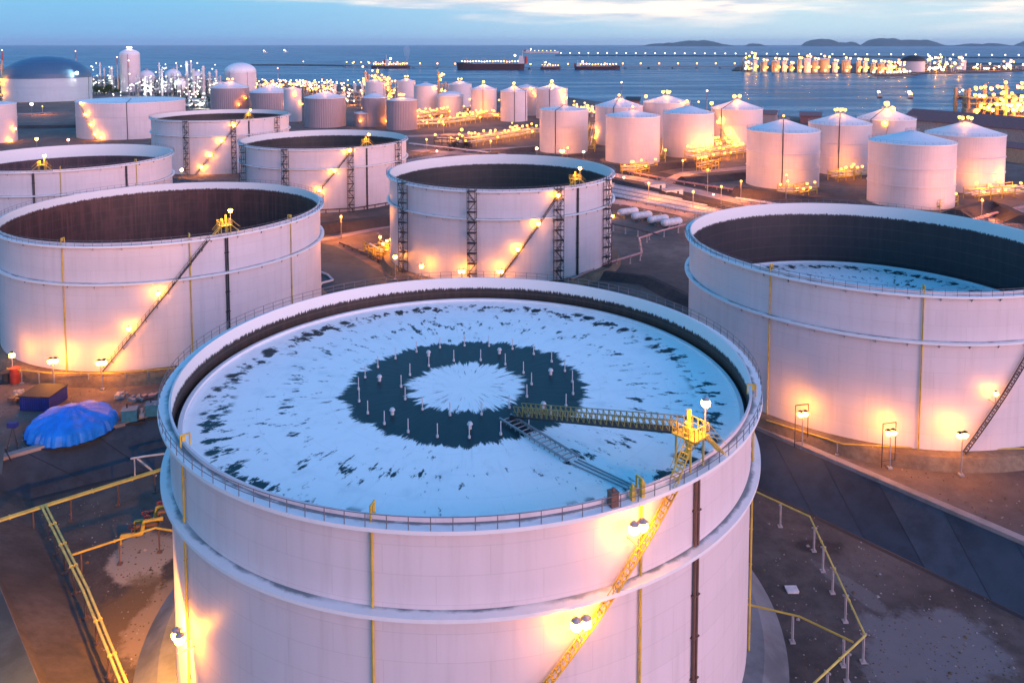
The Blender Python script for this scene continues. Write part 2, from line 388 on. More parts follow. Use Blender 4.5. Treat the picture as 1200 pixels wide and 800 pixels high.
def tower(T, R, h, a, mat='steel_dark'):
    """lattice access tower standing against the shell"""
    b = MB(); st = MB(); w = 1.05; r0, r1 = R+.35, R+2.0; u = Vector((-sin(a), cos(a), 0))
    C = lambda r, s, z: pol(r, a, z)+u*(s*w)
    for r in (r0, r1):
        for s in (-1, 1): b.bar(C(r, s, -.5), C(r, s, h+1.0), .085, 4)
    k = max(3, int(h/2.6)); dz = h/k
    for i in range(k+1):
        z = i*dz
        for r in (r0, r1): b.bar(C(r, -1, z), C(r, 1, z), .075, 4)
        for s in (-1, 1):
            b.bar(C(r0, s, z), C(r1, s, z), .10, 4); b.bar(C(r1, s, z+1.0), C(r0, s, z+1.0), .05, 4)
        b.bar(C(r1, -1, z+1.0), C(r1, 1, z+1.0), .06, 4)
        c = pol((r0+r1)/2, a, z); b.box((c.x, c.y, c.z), (r1-r0, 2*w*.9, .12), a)
        if i < k:
            s = 1 if i % 2 else -1
            for q in (.55, 1.0): st.bar(C(r0+(r1-r0)*q, -s, z), C(r0+(r1-r0)*q, s, z+dz), .07, 4)
            for j in range(6):
                t = (j+.5)/6; c = C(r0+(r1-r0)*.78, -s+2*s*t, z+dz*t); st.box(c, (.9, .3, .06), a)
    o = b.build('access_tower', M[mat], T); st.build('stair_flight', M[mat], o)
def bracket_lamp(T, R, px, py, cx, cy, zb, r=.34, out=1.5, twin=False, mat='lampN', drop=1.6):
    a, z = oncyl(px, py, cx, cy, R+out); z -= zb
    b = MB(); u = Vector((-sin(a), cos(a), 0)); p = pol(R+out, a, z)
    b.bar(p-Vector((0, 0, drop)), p-Vector((0, 0, r)), .07, 6); b.bar(pol(R-.02, a, z-drop), p-Vector((0, 0, drop)), .07, 6)
    first = True
    for s in ([-.42, .42] if twin else [0]):
        q = p+u*s
        if not first: b = MB()
        b.bar(q-Vector((0, 0, r+.05)), p-Vector((0, 0, r+.4)), .06, 6); b.bar(q+Vector((0, 0, r*.8)), q+Vector((0, 0, r*1.35)), r*.95, 10, 0, r*.3)
        w_ = Vector((cos(a), sin(a), 0))*r; b.bar(q-w_-Vector((0, 0, r)), q-w_+Vector((0, 0, r*.95)), .05, 4); b.bar(q-w_-Vector((0, 0, r)), q-Vector((0, 0, r)), .05, 4)
        first = False
        o = b.build('floodlight', M['steel_grey'], T); g = MB(); g.ball(q, r, 0, 2); g.build('bulb', M[mat], o)
def platform(T, R, h, a, zd=2.6, mat='yellow', lamp=True, ladder_to=None, lamp_r=.42, big=True):
    """gauge platform astride the rim: deck on legs, railing, two short stairs, lamp"""
    b = MB(); rl = MB(); u = Vector((-sin(a), cos(a), 0)); c = pol(R-.3, a, h+zd)
    if zd > 1:
        for s in (-.95, .95):
            for r in (-.9, .7): b.bar(pol(R-.3+r, a, h-.2)+u*s, pol(R-.3+r, a, h+zd)+u*s, .10, 4)
            b.bar(pol(R-1.3, a, h)+u*s, pol(R+.6, a, h+zd)+u*s, .07, 4)
        for sg in (-1, 1):
            for r in (-.1, .75):
                b.bar(pol(R+r+.3, a, h+.1)+u*sg*(1.5+zd*.75), pol(R+r, a, h+zd)+u*sg*1.05, .07, 4)
            for j in range(8):
                t = (j+.5)/8; q = pol(R+.5, a, h+.1+(zd-.1)*t)+u*sg*(1.5+zd*.75-(.45+zd*.75)*t); b.box(q, (.75, .2, .05), a)
            for r in (-.1, .75): rl.bar(pol(R+r+.3, a, h+1.1)+u*sg*(1.5+zd*.75), pol(R+r, a, h+zd+1.1)+u*sg*1.05, .035, 4)
    b.box((c.x, c.y, c.z), (2.5, 2.3, .14), a)
    for s in (-1.1, 1.1):
        for k in range(5): p = pol(R-1.5+.6*k, a, h+zd)+u*s; rl.bar(p, p+Vector((0, 0, 1.15)), .05, 4)
        for z in (.55, 1.1): rl.bar(pol(R-1.5, a, h+zd+z)+u*s, pol(R+.9, a, h+zd+z)+u*s, .045, 4)
    for k in range(5):
        p = pol(R+.9, a, h+zd)+u*(-1.1+.55*k); rl.bar(p, p+Vector((0, 0, 1.15)), .05, 4)
    for z in (.55, 1.1): rl.bar(pol(R+.9, a, h+zd+z)-u*1.1, pol(R+.9, a, h+zd+z)+u*1.1, .045, 4)
    # gauge pole and hatch box on the deck
    b.bar(pol(R-.9, a, h)+u*.5, pol(R-.9, a, h+zd+1.9)+u*.5, .22, 8); b.bar(pol(R-.2, a, h+zd)+u*-.6, pol(R-.2, a, h+zd+1.3)+u*-.6, .28, 8)
    o = b.build('gauge_platform', M[mat], T); rl.build('railing', M[mat], o)
    if lamp:
        g = MB(); p = pol(R+.6, a, h+zd)+u*.9; g.bar(p, p+Vector((0, 0, 2.5)), .07, 6, 0); g.bar(p+Vector((0, 0, 3.2)), p+Vector((0, 0, 3.45)), .4, 8, 0, .1)
        g.ball(p+Vector((0, 0, 2.5+lamp_r)), lamp_r, 1, 2); g.build('floodlight', [M['steel_grey'], M['lampN']], o); wash_light(T, pol(R+.2, a, h+zd+1.7)-u*.6, 260, (1.0, .45, .06))
    if ladder_to is not None:
        A = pol(R-1.5, a, h+zd-.1); B = Vector(ladder_to); d = (B-A); n = int(d.length/.75); L_ = MB(); S = MB()
        side = Vector((0, 0, 1)).cross(d).normalized()*.62
        for i in range(n):
            p, q = A+d*(i/n), A+d*((i+1)/n); Z1 = Vector((0, 0, 1.15))
            for s in (-1, 1):
                L_.bar(p+side*s, q+side*s, .13, 4)
                S.bar(p+side*s+Z1, q+side*s+Z1, .05, 4); S.bar(p+side*s+Z1*.5, q+side*s+Z1*.5, .035, 4)
                S.bar(p+side*s, p+side*s+Z1, .055, 4); S.bar(p+side*s, q+side*s+Z1, .035, 4)
            m_ = (p+q)/2; L_.bar(m_-side, m_+side, .12, 4); L_.bar(p-side, p+side, .07, 4)
        o2 = L_.build('rolling_ladder', M['steel_dark'], T); S.build('ladder_railing', M['olive'], o2)
        e = MB()
        for s in (-1, 1): e.bar(B+side*s*1.0-Vector((0, 0, .1)), B+side*s*1.35-Vector((0, 0, .1)), .35, 12)
        e.build('wheel', M['steel_dark'], o2)
def rim_ring(T, R, z, w, name, n, lip=.34, mat=None):
    b = MB(); b.lathe([(R-.01, z+.06), (R+w, z), (R+w, z-lip), (R+w-.08, z-lip), (R+w-.08, z-.12), (R-.01, z-.08)], n)
    for i in range(n//4):   # gusset brackets below the girder
        a = 2*pi*i/(n//4); u = Vector((-sin(a), cos(a), 0))*.03
        p, q, r_ = pol(R-.02, a, z-.1), pol(R+w-.1, a, z-.14), pol(R-.02, a, z-1.1)
        b.add([p-u, q-u, r_-u, p+u, q+u, r_+u], [(0, 1, 2), (5, 4, 3), (0, 3, 4, 1), (1, 4, 5, 2)])
    return b.build(name, mat or mat_girder(R), T)
def big_tank(label, cx, cy, Ro, h, zb, roof, pad=True, near=False, ring_dz=7.3, band=1.8, group='open floating-roof storage tanks', roofmat=None,
             n=160, pipes=(), stair_px=None, towers=(), plat=None, lamps=(), ladder=None, paint='paint', girder=.95, dark=(.035, .022, .018), rust=(.10, .045, .03), stair_mat='steel_dark', lampmat='lampN', rails=True, lamp_r=.34):
    R = Ro-girder
    T = thing('storage_tank', label, 'storage tank', (cx, cy, zb), group)
    Z = h+.42
    s = MB(); s.lathe([(R, -.3), (R, Z), (R-.22, Z)], n); sh = s.build('shell', M[paint], T)
    i_ = MB(); i_.lathe([(R-.22, Z), (R-.22, max(roof-.6, 0))], n)
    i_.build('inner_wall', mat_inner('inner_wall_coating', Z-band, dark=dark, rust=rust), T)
    f = MB(); rr = R-.75; f.lathe([(R-.24, roof-.05), (rr, roof+.25)], n, 1); f.lathe([(rr, roof+.25), (rr-.02, roof+.45), (rr-.5, roof+.45), (rr-.5, roof+.02)], n, 2)
    f.disc(rr-.45, roof, n)
    fo = f.build('floating_roof', [roofmat or M['paint_roof'], M['steel_dark'], M['paint_roof']], T)
    gm = mat_girder(R); rim_ring(T, R, h, girder, 'walkway', n, mat=gm)
    if ring_dz: rim_ring(T, R, h-ring_dz, girder*.95, 'wind_girder', n, mat=gm)
    if rails:
        b = MB(); k = n; Rr = Ro-.08
        per = max(1, n//int(2*pi*Rr/1.75)) if near else 2
        for j in range(n):
            a, a2 = 2*pi*j/n, 2*pi*(j+1)/n
            for z in (.55, 1.1): b.bar(pol(Rr, a, h+z), pol(Rr, a2, h+z), .032, 4, cap=False)
        kp = int(2*pi*Rr/1.75)
        for j in range(kp): a = 2*pi*j/kp; b.bar(pol(Rr, a, h-.05), pol(Rr, a, h+1.12), .04, 4)
        b.build('walkway_railing', M['rail'], T)
    for (px, py, kind) in pipes:
        a, _ = oncyl(px, py, cx, cy, R+.2); b = MB()
        if kind == 'yellow':
            b.path([pol(R+.22, a, -.3), pol(R+.22, a, h-ring_dz-.3)], .12); b.path([pol(R+.22, a, h-ring_dz+.1), pol(R+.22, a, h-.1)], .12)
            b.path([pol(R+.35, a, h+.05), pol(R+.35, a, h+1.3), pol(R-.5, a, h+1.3), pol(R-.5, a, h+.2)], .09)
            b.box(pol(R+.1, a, h+1.0), (.3, .3, .5), a)
            for z in range(2, int(h), 4): b.bar(pol(R-.02, a, z), pol(R+.4, a, z), .05, 4)
            b.build('foam_pipe', M['yellow'], T)
        else:
            u = Vector((-sin(a), cos(a), 0))
            for s_ in (-.2, .2):
                for z0, z1 in ((-.3, h-ring_dz-.3), (h-ring_dz+.1, h-.1)): b.bar(pol(R+.22, a, z0)+u*s_, pol(R+.22, a, z1)+u*s_, .15, 8)
            for z in range(1, int(h), 4): b.box(pol(R+.2, a, z), (.42, .9, .12), a)
            b.build('drain_pipe', M['brown_pipe' if kind == 'brown' else 'steel_dark'], T)
    if stair_px:
        (x0, y0), (x1, y1) = stair_px
        a0, z0 = oncyl(x0, y0, cx, cy, R+.7); a1, z1 = oncyl(x1, y1, cx, cy, R+.7)
        z0 -= zb; z1 -= zb
        if z0 > .5:      # carry the flight down to the ground
            k = (z0)/(z1-z0); a0 -= (a1-a0)*k; z0 = 0
        zt = h-.1; a1 = a0+(a1-a0)*(zt-z0)/(z1-z0); z1 = zt
        stair(T, R, h, a0, z0, a1, z1, stair_mat)
    for px, py in towers:
        a, _ = oncyl(px, py, cx, cy, R+1.2); tower(T, R, h, a)
    if plat:
        a, _ = oncyl(plat[0], plat[1], cx, cy, R)
        lt = None
        if ladder is not None: lt = ladder
        platform(T, R, Z, a, zd=plat[2] if len(plat) > 2 else 2.6, ladder_to=lt)
    for l in lamps: bracket_lamp(T, R, l[0], l[1], cx, cy, zb, mat=lampmat, twin=len(l) > 2, r=lamp_r)
    if pad:
        p = MB(); p.lathe([(R-.2, .02), (R+1.9, -.05), (R+2.0, -.12), (R+2.9, -2.4)], n)
        p.build('foundation_ring', M['pad'], T)
    return T

# ---- tank A, in front
A0 = Vector((-5.5, 94.4)); AZ = -4.4; AH = 24.5+4.4; AR = 34.15
roofZ = 21.3
rmatA = mat_roof('wet_roof_deck', 32.3)
lad_end = at(606, 486, roofZ+.5)-Vector((A0.x, A0.y, AZ))
TA = big_tank('nearest white tank, its snow-white floating roof marked by a dark wet ring', A0.x, A0.y, AR, AH, AZ, roofZ-AZ, pad=False, near=True, n=224, roofmat=rmatA, band=1.65,
    pipes=[(436, 660, 'yellow'), (216, 600, 'yellow'), (750, 740, 'yellow'), (884.5, 660, 'yellow'), (816, 640, 'brown')],
    stair_px=((650, 792), (779, 596)), plat=(812, 555, 2.7), ladder=lad_end,
    lamps=[(748, 618, 1), (681, 731, 1), (209, 746, 1)], stair_mat='yellow', lamp_r=.5, girder=1.1, dark=(.022, .016, .014), rust=(.055, .03, .022))
a_, z_ = oncyl(209, 746, A0.x, A0.y, AR-1.1+1.5)
sp_ = bpy.data.lights.new('lamp_light', 'SPOT'); sp_.energy = 26000; sp_.color = (1.0, .36, .03); sp_.spot_size = radians(150); sp_.spot_blend = .6; sp_.shadow_soft_size = .4
sp_o = bpy.data.objects.new('lamp_light', sp_); COL.objects.link(sp_o); sp_o.parent = TA; sp_o.location = pol(AR-1.1+2.3, a_, z_-AZ-.3)
sp_o.rotation_euler = (-pol(1, a_, 0)*.75+V((0, 0, 1))).to_track_quat('Z', 'Y').to_euler() if False else Vector((.85, -.55, .55)).to_track_quat('Z', 'Y').to_euler()
# roof furniture of tank A
R_A = 31.5
def roof_pt(r, a): return Vector((r*cos(a), r*sin(a), roofZ-AZ))
leg = MB(); leg.bar((0, 0, 0), (0, 0, 1.5), .06, 6); leg.bar((0, 0, 0), (0, 0, .25), .16, 6); leg = leg.mesh('support_leg', M['pale'])
vent = MB(); vent.bar((0, 0, 0), (0, 0, .5), .2, 10); vent.bar((0, 0, .5), (0, 0, .75), .34, 10, 0, .2); vent = vent.mesh('vent', M['pale'])
for k in range(24): inst('support_leg', leg, TA, roof_pt(R_A*.41, 2*pi*(k+.3)/24))
for k in range(14): inst('support_leg', leg, TA, roof_pt(R_A*.25, 2*pi*(k+.1)/14))
for k in range(7): inst('vent', vent, TA, roof_pt(R_A*.345, 2*pi*(k+.35)/7))
tr = MB(); p0 = at(592, 491, roofZ)-Vector((A0.x, A0.y, AZ)); p1 = at(672, 541, roofZ)-Vector((A0.x, A0.y, AZ)); d = (p1-p0).normalized(); sd = Vector((-d.y, d.x, 0))
for s in (-.75, .75): tr.bar(p0+sd*s+Vector((0, 0, .35)), p1+sd*s+Vector((0, 0, .35)), .12, 4)
for i in range(14):
    q = p0+(p1-p0)*((i+.5)/14); tr.bar(q-sd*.8+Vector((0, 0, .25)), q+sd*.8+Vector((0, 0, .25)), .06, 4); tr.bar(q-sd*.75, q-sd*.75+Vector((0, 0, .35)), .06, 4); tr.bar(q+sd*.75, q+sd*.75+Vector((0, 0, .35)), .06, 4)
tr.build('ladder_track', M['steel_grey'], TA)
p2 = at(752, 578, roofZ)-Vector((A0.x, A0.y, AZ)); pp = MB()
for s in (-.5, .1, .6): pp.bar(p1+sd*s+Vector((0, 0, .08)), p2+sd*s*.8+Vector((0, 0, .08)), .07, 6)
pp.build('hose', M['steel_grey'], TA)
for px, py, m_, sz in ((718, 588, 'brown_pipe', (.7, .7, 1.2)), (741, 583, 'yellow', (.4, .4, 1.0)), (752, 580, 'yellow', (.35, .35, 1.2))):
    a, _ = oncyl(px, py, A0.x, A0.y, AR-.6); b = MB(); p = pol(AR-.55, a, AH); b.box(p, sz, a, base=True); b.bar(p, p+Vector((0, 0, sz[2]+.35)), .12, 8)
    b.box(p+Vector((0, 0, sz[2]+.001)), (sz[0]*1.1, sz[1]*1.1, .08), a, base=True); b.build('equipment_box', M[m_], TA)
ap = MB(); ap.lathe([(AR-1.4, .05), (AR+.8, -.1), (AR+3.4, -1.88), (AR+3.4, -2.3)], 160); ap.build('apron', M['apron'], TA)

# ---- the other open tanks
big_tank('wide open tank with rust-dark inside, behind the blue tarpaulin heap', -79.4, 183.6, 34.9, 24.5, 0, 4, near=True,
    pipes=[(76, 380, 'yellow'), (224, 350, 'yellow'), (342, 330, 'yellow'), (267, 340, 'dark')], stair_px=((130, 423), (241, 286)), plat=(264, 272, 1.6),
    lamps=[(185, 344), (151, 385)], dark=(.055, .022, .018), rust=(.13, .048, .038), lamp_r=.42)
big_tank('large open tank with pale blue roof patches deep inside, behind the sloping concrete wall', 69.9, 154.0, 35.4, 24.5, 0, 10.8, near=True, n=192,
    pipes=[(901, 400, 'yellow'), (1079, 450, 'yellow')], stair_px=((1145, 511), (1200, 426)), roofmat=mat_roof('patchy_roof_deck', 34, False, 7.0), band=2.6,
    lamps=[(1167, 461)], dark=(.022, .018, .022), rust=(.04, .03, .034), lamp_r=.36)
big_tank('open tank wrapped by dark lattice stair towers, directly behind the nearest tank', -3.3, 239.4, 34.2, 24.5, 0, 3, near=True, band=3.2,
    pipes=[(677, 270, 'dark')], stair_px=((588, 324), (656, 226)), towers=[(472, 270), (553, 280), (655, 280), (712, 260)], plat=(675, 208, 1.5),
    lamps=[(607, 292), (631, 262), (654, 229)], dark=(.028, .026, .026), rust=(.045, .036, .033), lamp_r=.5)
big_tank('open tank with dark inside and stair lamps, left of the lattice-towered one', -79.1, 337.0, 35.0, 24.5, -2, 2, n=128, band=2.6,
    pipes=[(430, 200, 'dark')], stair_px=((371, 228), (416, 172)), towers=[(284, 185), (334, 200), (411, 210), (467, 185)], plat=(429, 162, 1.6),
    lamps=[(374, 223), (392, 200), (410, 176)], dark=(.028, .024, .024), rust=(.05, .036, .034), lamp_r=.6)
big_tank('farthest of the open tanks, dark inside, with four lamps climbing its stair', -155.9, 429.0, 35.7, 26.5, -2, 2, n=128, band=2.2,
    pipes=[(292, 160, 'dark')], stair_px=((234, 199), (280, 144)), towers=[(218, 170), (274, 170), (325, 150)], plat=(291, 138, 1.6),
    lamps=[(236, 196), (246, 182), (259, 165), (274, 147)], dark=(.028, .024, .024), rust=(.05, .036, .034), lamp_r=.65)
big_tank('pale open tank cut by the left picture edge, a yellow ladder leaning into it', -154.1, 276.1, 34.2, 24.5, -1, 9, n=128, band=4.5,
    pipes=[(71, 210, 'yellow'), (160, 200, 'yellow'), (39, 212, 'dark'), (148, 200, 'dark')], dark=(.035, .02, .025), rust=(.09, .04, .05),
    plat=(48, 165, 1.6), ladder=(-4, -6, 10.5))
big_tank('low wide pinkish tank whose roof floats level with its rim', *[0]*0, cx=-223.0, cy=520.0, Ro=37.5, h=25.5, zb=-2, roof=24.6, n=128, band=2.0,
    pipes=[(149, 140, 'dark'), (127, 140, 'dark'), (198, 130, 'dark')], stair_px=((114, 163), (93, 120)), lamps=[(95, 122), (100, 134), (106, 146), (112, 158)], lamp_r=.6, rails=False) if False else None

# ------------------------------------------------------------------ far tanks from their outline
def fit(xl, xr, yb, ye, Zb=-2.0):
    xm = (xl+xr)/2; al, ar = math.atan((xl-600)/F), math.atan((xr-600)/F)
    s = sin((ar-al)/2); p = at(xm, yb, Zb); D = hypot(p.x, p.y); R = D*s/(1-s)
    u = Vector((p.x, p.y))/D; c = u*(D+R)
    d = ray(xm, ye); Ze = CAMZ+d.z*D/hypot(d.x, d.y)
    return c.x, c.y, R, Ze-Zb
def lamp_on(T, px, py, c, zb, mat='lampF', r=.7, sub=1, out=.8, R=10):
    a, z = oncyl(px, py, c[0], c[1], R+out); z -= zb
    me = lampmesh(1.2, r, mat, sub)
    inst('lamp', me, T, pol(R+out, a, z-1.2-r))
def far_tank(label, xl, xr, yb, ye, ya=None, paint='paint_far', roof='paint_roof', seams=(), lamps=(), top=0, stair_px=None, bands=1, dome=False, group='cone-roofed storage tanks by the shore', lampmat='lampF', lr=.8, rooflamp='lampF', Zb=-2.0, name='storage_tank', pad=True, frame=False):
    cx, cy, R, h = fit(xl, xr, yb, ye, Zb)
    T = thing(name, label, 'storage tank', (cx, cy, Zb), group)
    n = 72
    s = MB(); s.lathe([(R, 0), (R, h)], n)
    for k in range(bands): s.lathe([(R+.01, h*(.62-.27*k)-.25), (R+.3, h*(.62-.27*k)-.2), (R+.3, h*(.62-.27*k)+.1), (R+.01, h*(.62-.27*k)+.15)], n)
    s.build('shell', M[paint], T)
    D = hypot(cx, cy)
    if ya is None: rise = R*.17
    else: rise = max(.8, at_y((xl+xr)/2, ya, cy).z-Zb-h)
    rf = MB()
    if dome:
        prof = [(R*cos(t)/1.0, h+rise*sin(t)) for t in [pi/2*i/8 for i in range(9)]]; prof[-1] = (.01, h+rise)
        rf.lathe([(R+.3, h-.4), (R+.3, h)]+prof, n)
    else: rf.lathe([(R+.25, h-.35), (R+.25, h+.02), (R*.5, h+rise*.52), (1.2, h+rise), (.01, h+rise)], n)
    rf.build('roof', M[roof], T)
    rl = MB()     # eave railing and centre railing
    for z in (.6, 1.2): rl.lathe([(R+.15, h+z), (R+.15, h+z+.07)], n); rl.lathe([(R*.16, h+rise*.9+z), (R*.16, h+rise*.9+z+.08)], 20)
    for k in range(36): rl.bar(pol(R+.15, 2*pi*k/36, h), pol(R+.15, 2*pi*k/36, h+1.2), .05, 4)
    for k in range(10): rl.bar(pol(R*.16, 2*pi*k/10, h+rise*.8), pol(R*.16, 2*pi*k/10, h+rise*.9+1.2), .06, 4)
    rl.build('railing', M['steel_grey'], T)
    for px in seams:
        a, _ = oncyl(px, (yb+ye)/2, cx, cy, R+.2); b = MB(); b.bar(pol(R+.25, a, 0), pol(R+.25, a, h+.5), .22, 6)
        b.path([pol(R+.1, a, h+.1), pol(2, a, h+rise*.96+.3)], .18, 6); b.build('riser_pipe', M['steel_dark'], T)
    if stair_px:
        (x0, y0), (x1, y1) = stair_px; a0, _ = oncyl(x0, y0, cx, cy, R+.7); a1, _ = oncyl(x1, y1, cx, cy, R+.7); stair(T, R, h, a0, 0, a1, h, 'steel_grey', w=1.2)
    for k in range(top):
        a = 2*pi*k/max(top, 1)+.6; rr = R*.16 if top > 1 else .0
        inst('lamp', lampmesh(1.6, lr, rooflamp), T, pol(rr, a, h+rise*.9))
    for (px, py) in lamps:
        lamp_on(T, px, py, (cx, cy), Zb, lampmat, lr, R=R)
        a, zz = oncyl(px, py, cx, cy, R+2.2); wash_light(T, pol(R+2.2, a, zz-Zb+1), 700*lr*lr*(3 if lr > 1.9 else 1), (1, .9, .7) if lampmat == 'lampC' else (1.0, .27, .02))
    if top: wash_light(T, (-cx/hypot(cx, cy)*R*.2, -cy/hypot(cx, cy)*R*.2, h+rise+3.2), 900*lr*lr)
    if pad:
        p = MB(); p.lathe([(R+.3, .35), (R+2.2, .25), (R+3.2, 0)], n); p.build('foundation_ring', M['pad'], T)
    return T, (cx, cy, R, h)
GS = 'cone-roofed storage tanks by the shore'
far_tank('white cone-roofed tank standing alone behind the lattice-towered open tank', 632, 689, 181, 130, 124, seams=(651,), top=1, lr=.5)
far_tank('cone-roofed tank half hidden behind the pink-lit one beside the pipe bend', 697, 753, 172, 126, 115, seams=(719,), top=1)
far_tank('cone-roofed tank glowing peach near its foot, nearest of the row beyond the roads', 709, 773, 193, 138, 129, top=1, bands=0, lr=.6)
far_tank('white cone-roofed tank to the right of the peach-glowing one', 776, 836, 186, 134, 124, bands=0)
far_tank('tank crowned by three lamps, peeping over two cone roofs', 753, 808, 170, 121, 112, top=3, lr=1.1, lamps=((757, 113), (805, 119)))
far_tank('tank with a lit stair sloping down its side, farthest right of the rear row', 832, 893, 175, 129, 117, top=2, lr=1.2, stair_px=((860, 170), (836, 130)), lamps=((842, 143), (853, 158), (861, 170), (834, 121)), seams=(845,))
far_tank('pale cone-roofed tank with yellow lamps at its foot, left of the right-hand group', 873, 959.5, 223, 156, 140, seams=(917,), bands=2, top=1, lr=.5)
far_tank('cone-roofed tank with a row of lamps on its peak and a dark riser pipe', 945, 1020, 206, 147, 133, seams=(983,), bands=2, top=5, lr=.8)
far_tank('cone-roofed tank at the waterside with a single bright peak lamp', 1002, 1072, 190, 141, 127, top=1, lr=1.6, seams=(1020,), stair_px=((1030, 158), (1043, 140)), lamps=((1037, 145), (1046, 128)))
far_tank('nearest of the cone-roofed tanks, lavender shell with two hoops', 1013.5, 1118, 246, 170, 153, bands=2)
far_tank('cone-roofed tank with peach-lit wall and three peak lamps, beside the red shed', 1080, 1176, 227, 160, 143, bands=2, top=4, lr=.8)
GM = 'round tanks of the middle terminal'
def mid(label, *a, **k): return far_tank(label, *a, group=GM, bands=0, pad=False, lr=k.pop('lr', .9), **k)
rib = dict(paint='paint_rib')
mid('ribbed mauve tank with pale cone roof, left of the three in a row', 247, 293, 131, 103.5, 95, **rib, top=3, lamps=((280, 123), (288, 115)))
mid('ribbed mauve tank with pale cone roof, middle of the three in a row', 293, 341, 133, 109, 99, **rib, top=2, lamps=((337, 123), (344, 108)))
mid('ribbed mauve tank with pale cone roof behind two small lamp-topped tanks', 357, 406, 150, 115.5, 107, **rib, top=1)
mid('slim white tank squeezed between two ribbed mauve tanks', 333, 354, 143, 105, 102, top=2, lamps=((354, 122), (346, 112)))
mid('small grey tank with lamps on its roof, left one of the little pair', 382, 404, 149, 136, 133, **rib, top=4, lamps=((389, 144),))
mid('small grey tank with lamps on its roof, right one of the little pair', 415.5, 438, 149, 133, 130, **rib, top=6, lamps=((422, 142),))
mid('ribbed mauve tank with a low peak, behind the flat-topped ribbed one', 424, 454, 149, 115, 109, **rib, lamps=((453, 142),))
mid('ribbed mauve tank with almost flat lamp-lined roof, beside the yellow pipe racks', 453, 489, 153, 118, 114.5, **rib, top=5)
mid('white tank behind the low-peaked ribbed mauve tank', 428, 452, 128, 96.5, 93, top=1, lamps=((453, 100),), seams=(450,))
mid('white tank in front of the moored lit ship', 466, 487, 124, 95.5, 92, top=2)
mid('tall peach-lit white tank with a flat roof above the pipe racks', 485, 513, 134, 101, 97, lamps=((511, 104),))
mid('squat pale tank with a domed cap above the pipe racks', 513, 543, 136, 113.5, 107, dome=True)
mid('white tank behind the squat dome-capped one', 525, 553, 126, 99.5, 95, top=2)
mid('peach-lit tank with a dark centre seam, under the dark tanker', 551.5, 582, 138, 105.5, 99, seams=(566,), top=1, lr=1.2)
mid('lilac cone-roofed tank with a dark riser, right of the seamed peach one', 586.5, 618, 143, 107.5, 101, top=1, lr=1.2, seams=(603, 616))
mid('tank mostly hidden by the lilac cone-roofed one', 603, 630, 136, 103, 99, lamps=((623, 104), (628, 112)))
mid('tank with one bright peak lamp, rightmost of the middle terminal', 628, 665, 140, 105, 99, seams=(644,), top=1, lr=1.5, lamps=((661, 106), (663, 115)))
far_tank('low wide pinkish tank with level roof and a row of stair lamps', 91, 220.5, 164, 121, 115.5, bands=1, seams=(149,), stair_px=((113, 163), (94, 121)), lamps=((95, 121), (100, 134), (106, 146), (111, 157), (118, 161)), lr=.7, group='open floating-roof storage tanks', lampmat='lampM')
far_tank('pale tank at the left edge with lamps down its right side', -62, 22.5, 170, 124, 117.5, bands=1, lamps=((13, 165), (18, 151)), lr=.7, group='open floating-roof storage tanks', lampmat='lampM')
# refinery tanks at the far left
far_tank('huge blue-domed tank at the far left before the sea', 3, 110, 120, 92, 66, dome=True, paint='paint_cool', roof='dome', bands=1, seams=(104,), lamps=((90, 86),), rooflamp='lampC', lampmat='lampC', lr=2.2, group='refinery vessels')
far_tank('white dome-capped tank at the right end of the refinery', 263.5, 301, 108, 85, 73.5, dome=True, bands=0, seams=(269, 290), group='refinery vessels')
far_tank('pale flat-topped drum tank among the refinery spheres', 182, 202, 109, 97.5, 96, bands=0, group='refinery vessels')
far_tank('tall pale refinery silo with lamps clustered on top', 141, 165.5, 108, 64, 58, bands=0, top=6, rooflamp='lampW', lr=1.5, group='refinery vessels', dome=True, seams=(150,))
far_tank('small white drum tank left of the dome-capped tank', 243, 264, 110, 97, 94, bands=0, group='refinery vessels')

def sphere_tank(label, px, pyc, rpx, yb):
    p = at(px, yb, -2); Y = p.y; r = rpx*p.y/F*1.03; c = at_y(px, pyc, Y); T = thing('sphere_tank', label, 'storage tank', (c.x, Y, -2), 'refinery sphere tanks')
    hc = c.z+2; b = MB(); b.ball((0, 0, hc), r, 0, 3); b.build('sphere', M['paint_roof'], T)
    for k in range(10):
        l = MB(); a = 2*pi*k/10; l.bar(pol(r*.98, a, 0), pol(r*.98, a, hc), r*.05, 6); l.build('leg', M['steel_dark'], T)
    t = MB(); t.bar((0, 0, hc+r*.98), (0, 0, hc+r*1.15), r*.2, 10); t.build('top_platform', M['steel_grey'], T)
sphere_tank('refinery sphere tank nearest the tall silo', 172, 91.5, 9, 106)
sphere_tank('refinery sphere tank behind the flat-topped drum', 203, 90, 9, 108)
sphere_tank('refinery sphere tank left of the slim process columns', 231, 92, 8.5, 107)
sphere_tank('lowest refinery sphere tank behind the low pinkish tank', 213, 99, 8.5, 112)

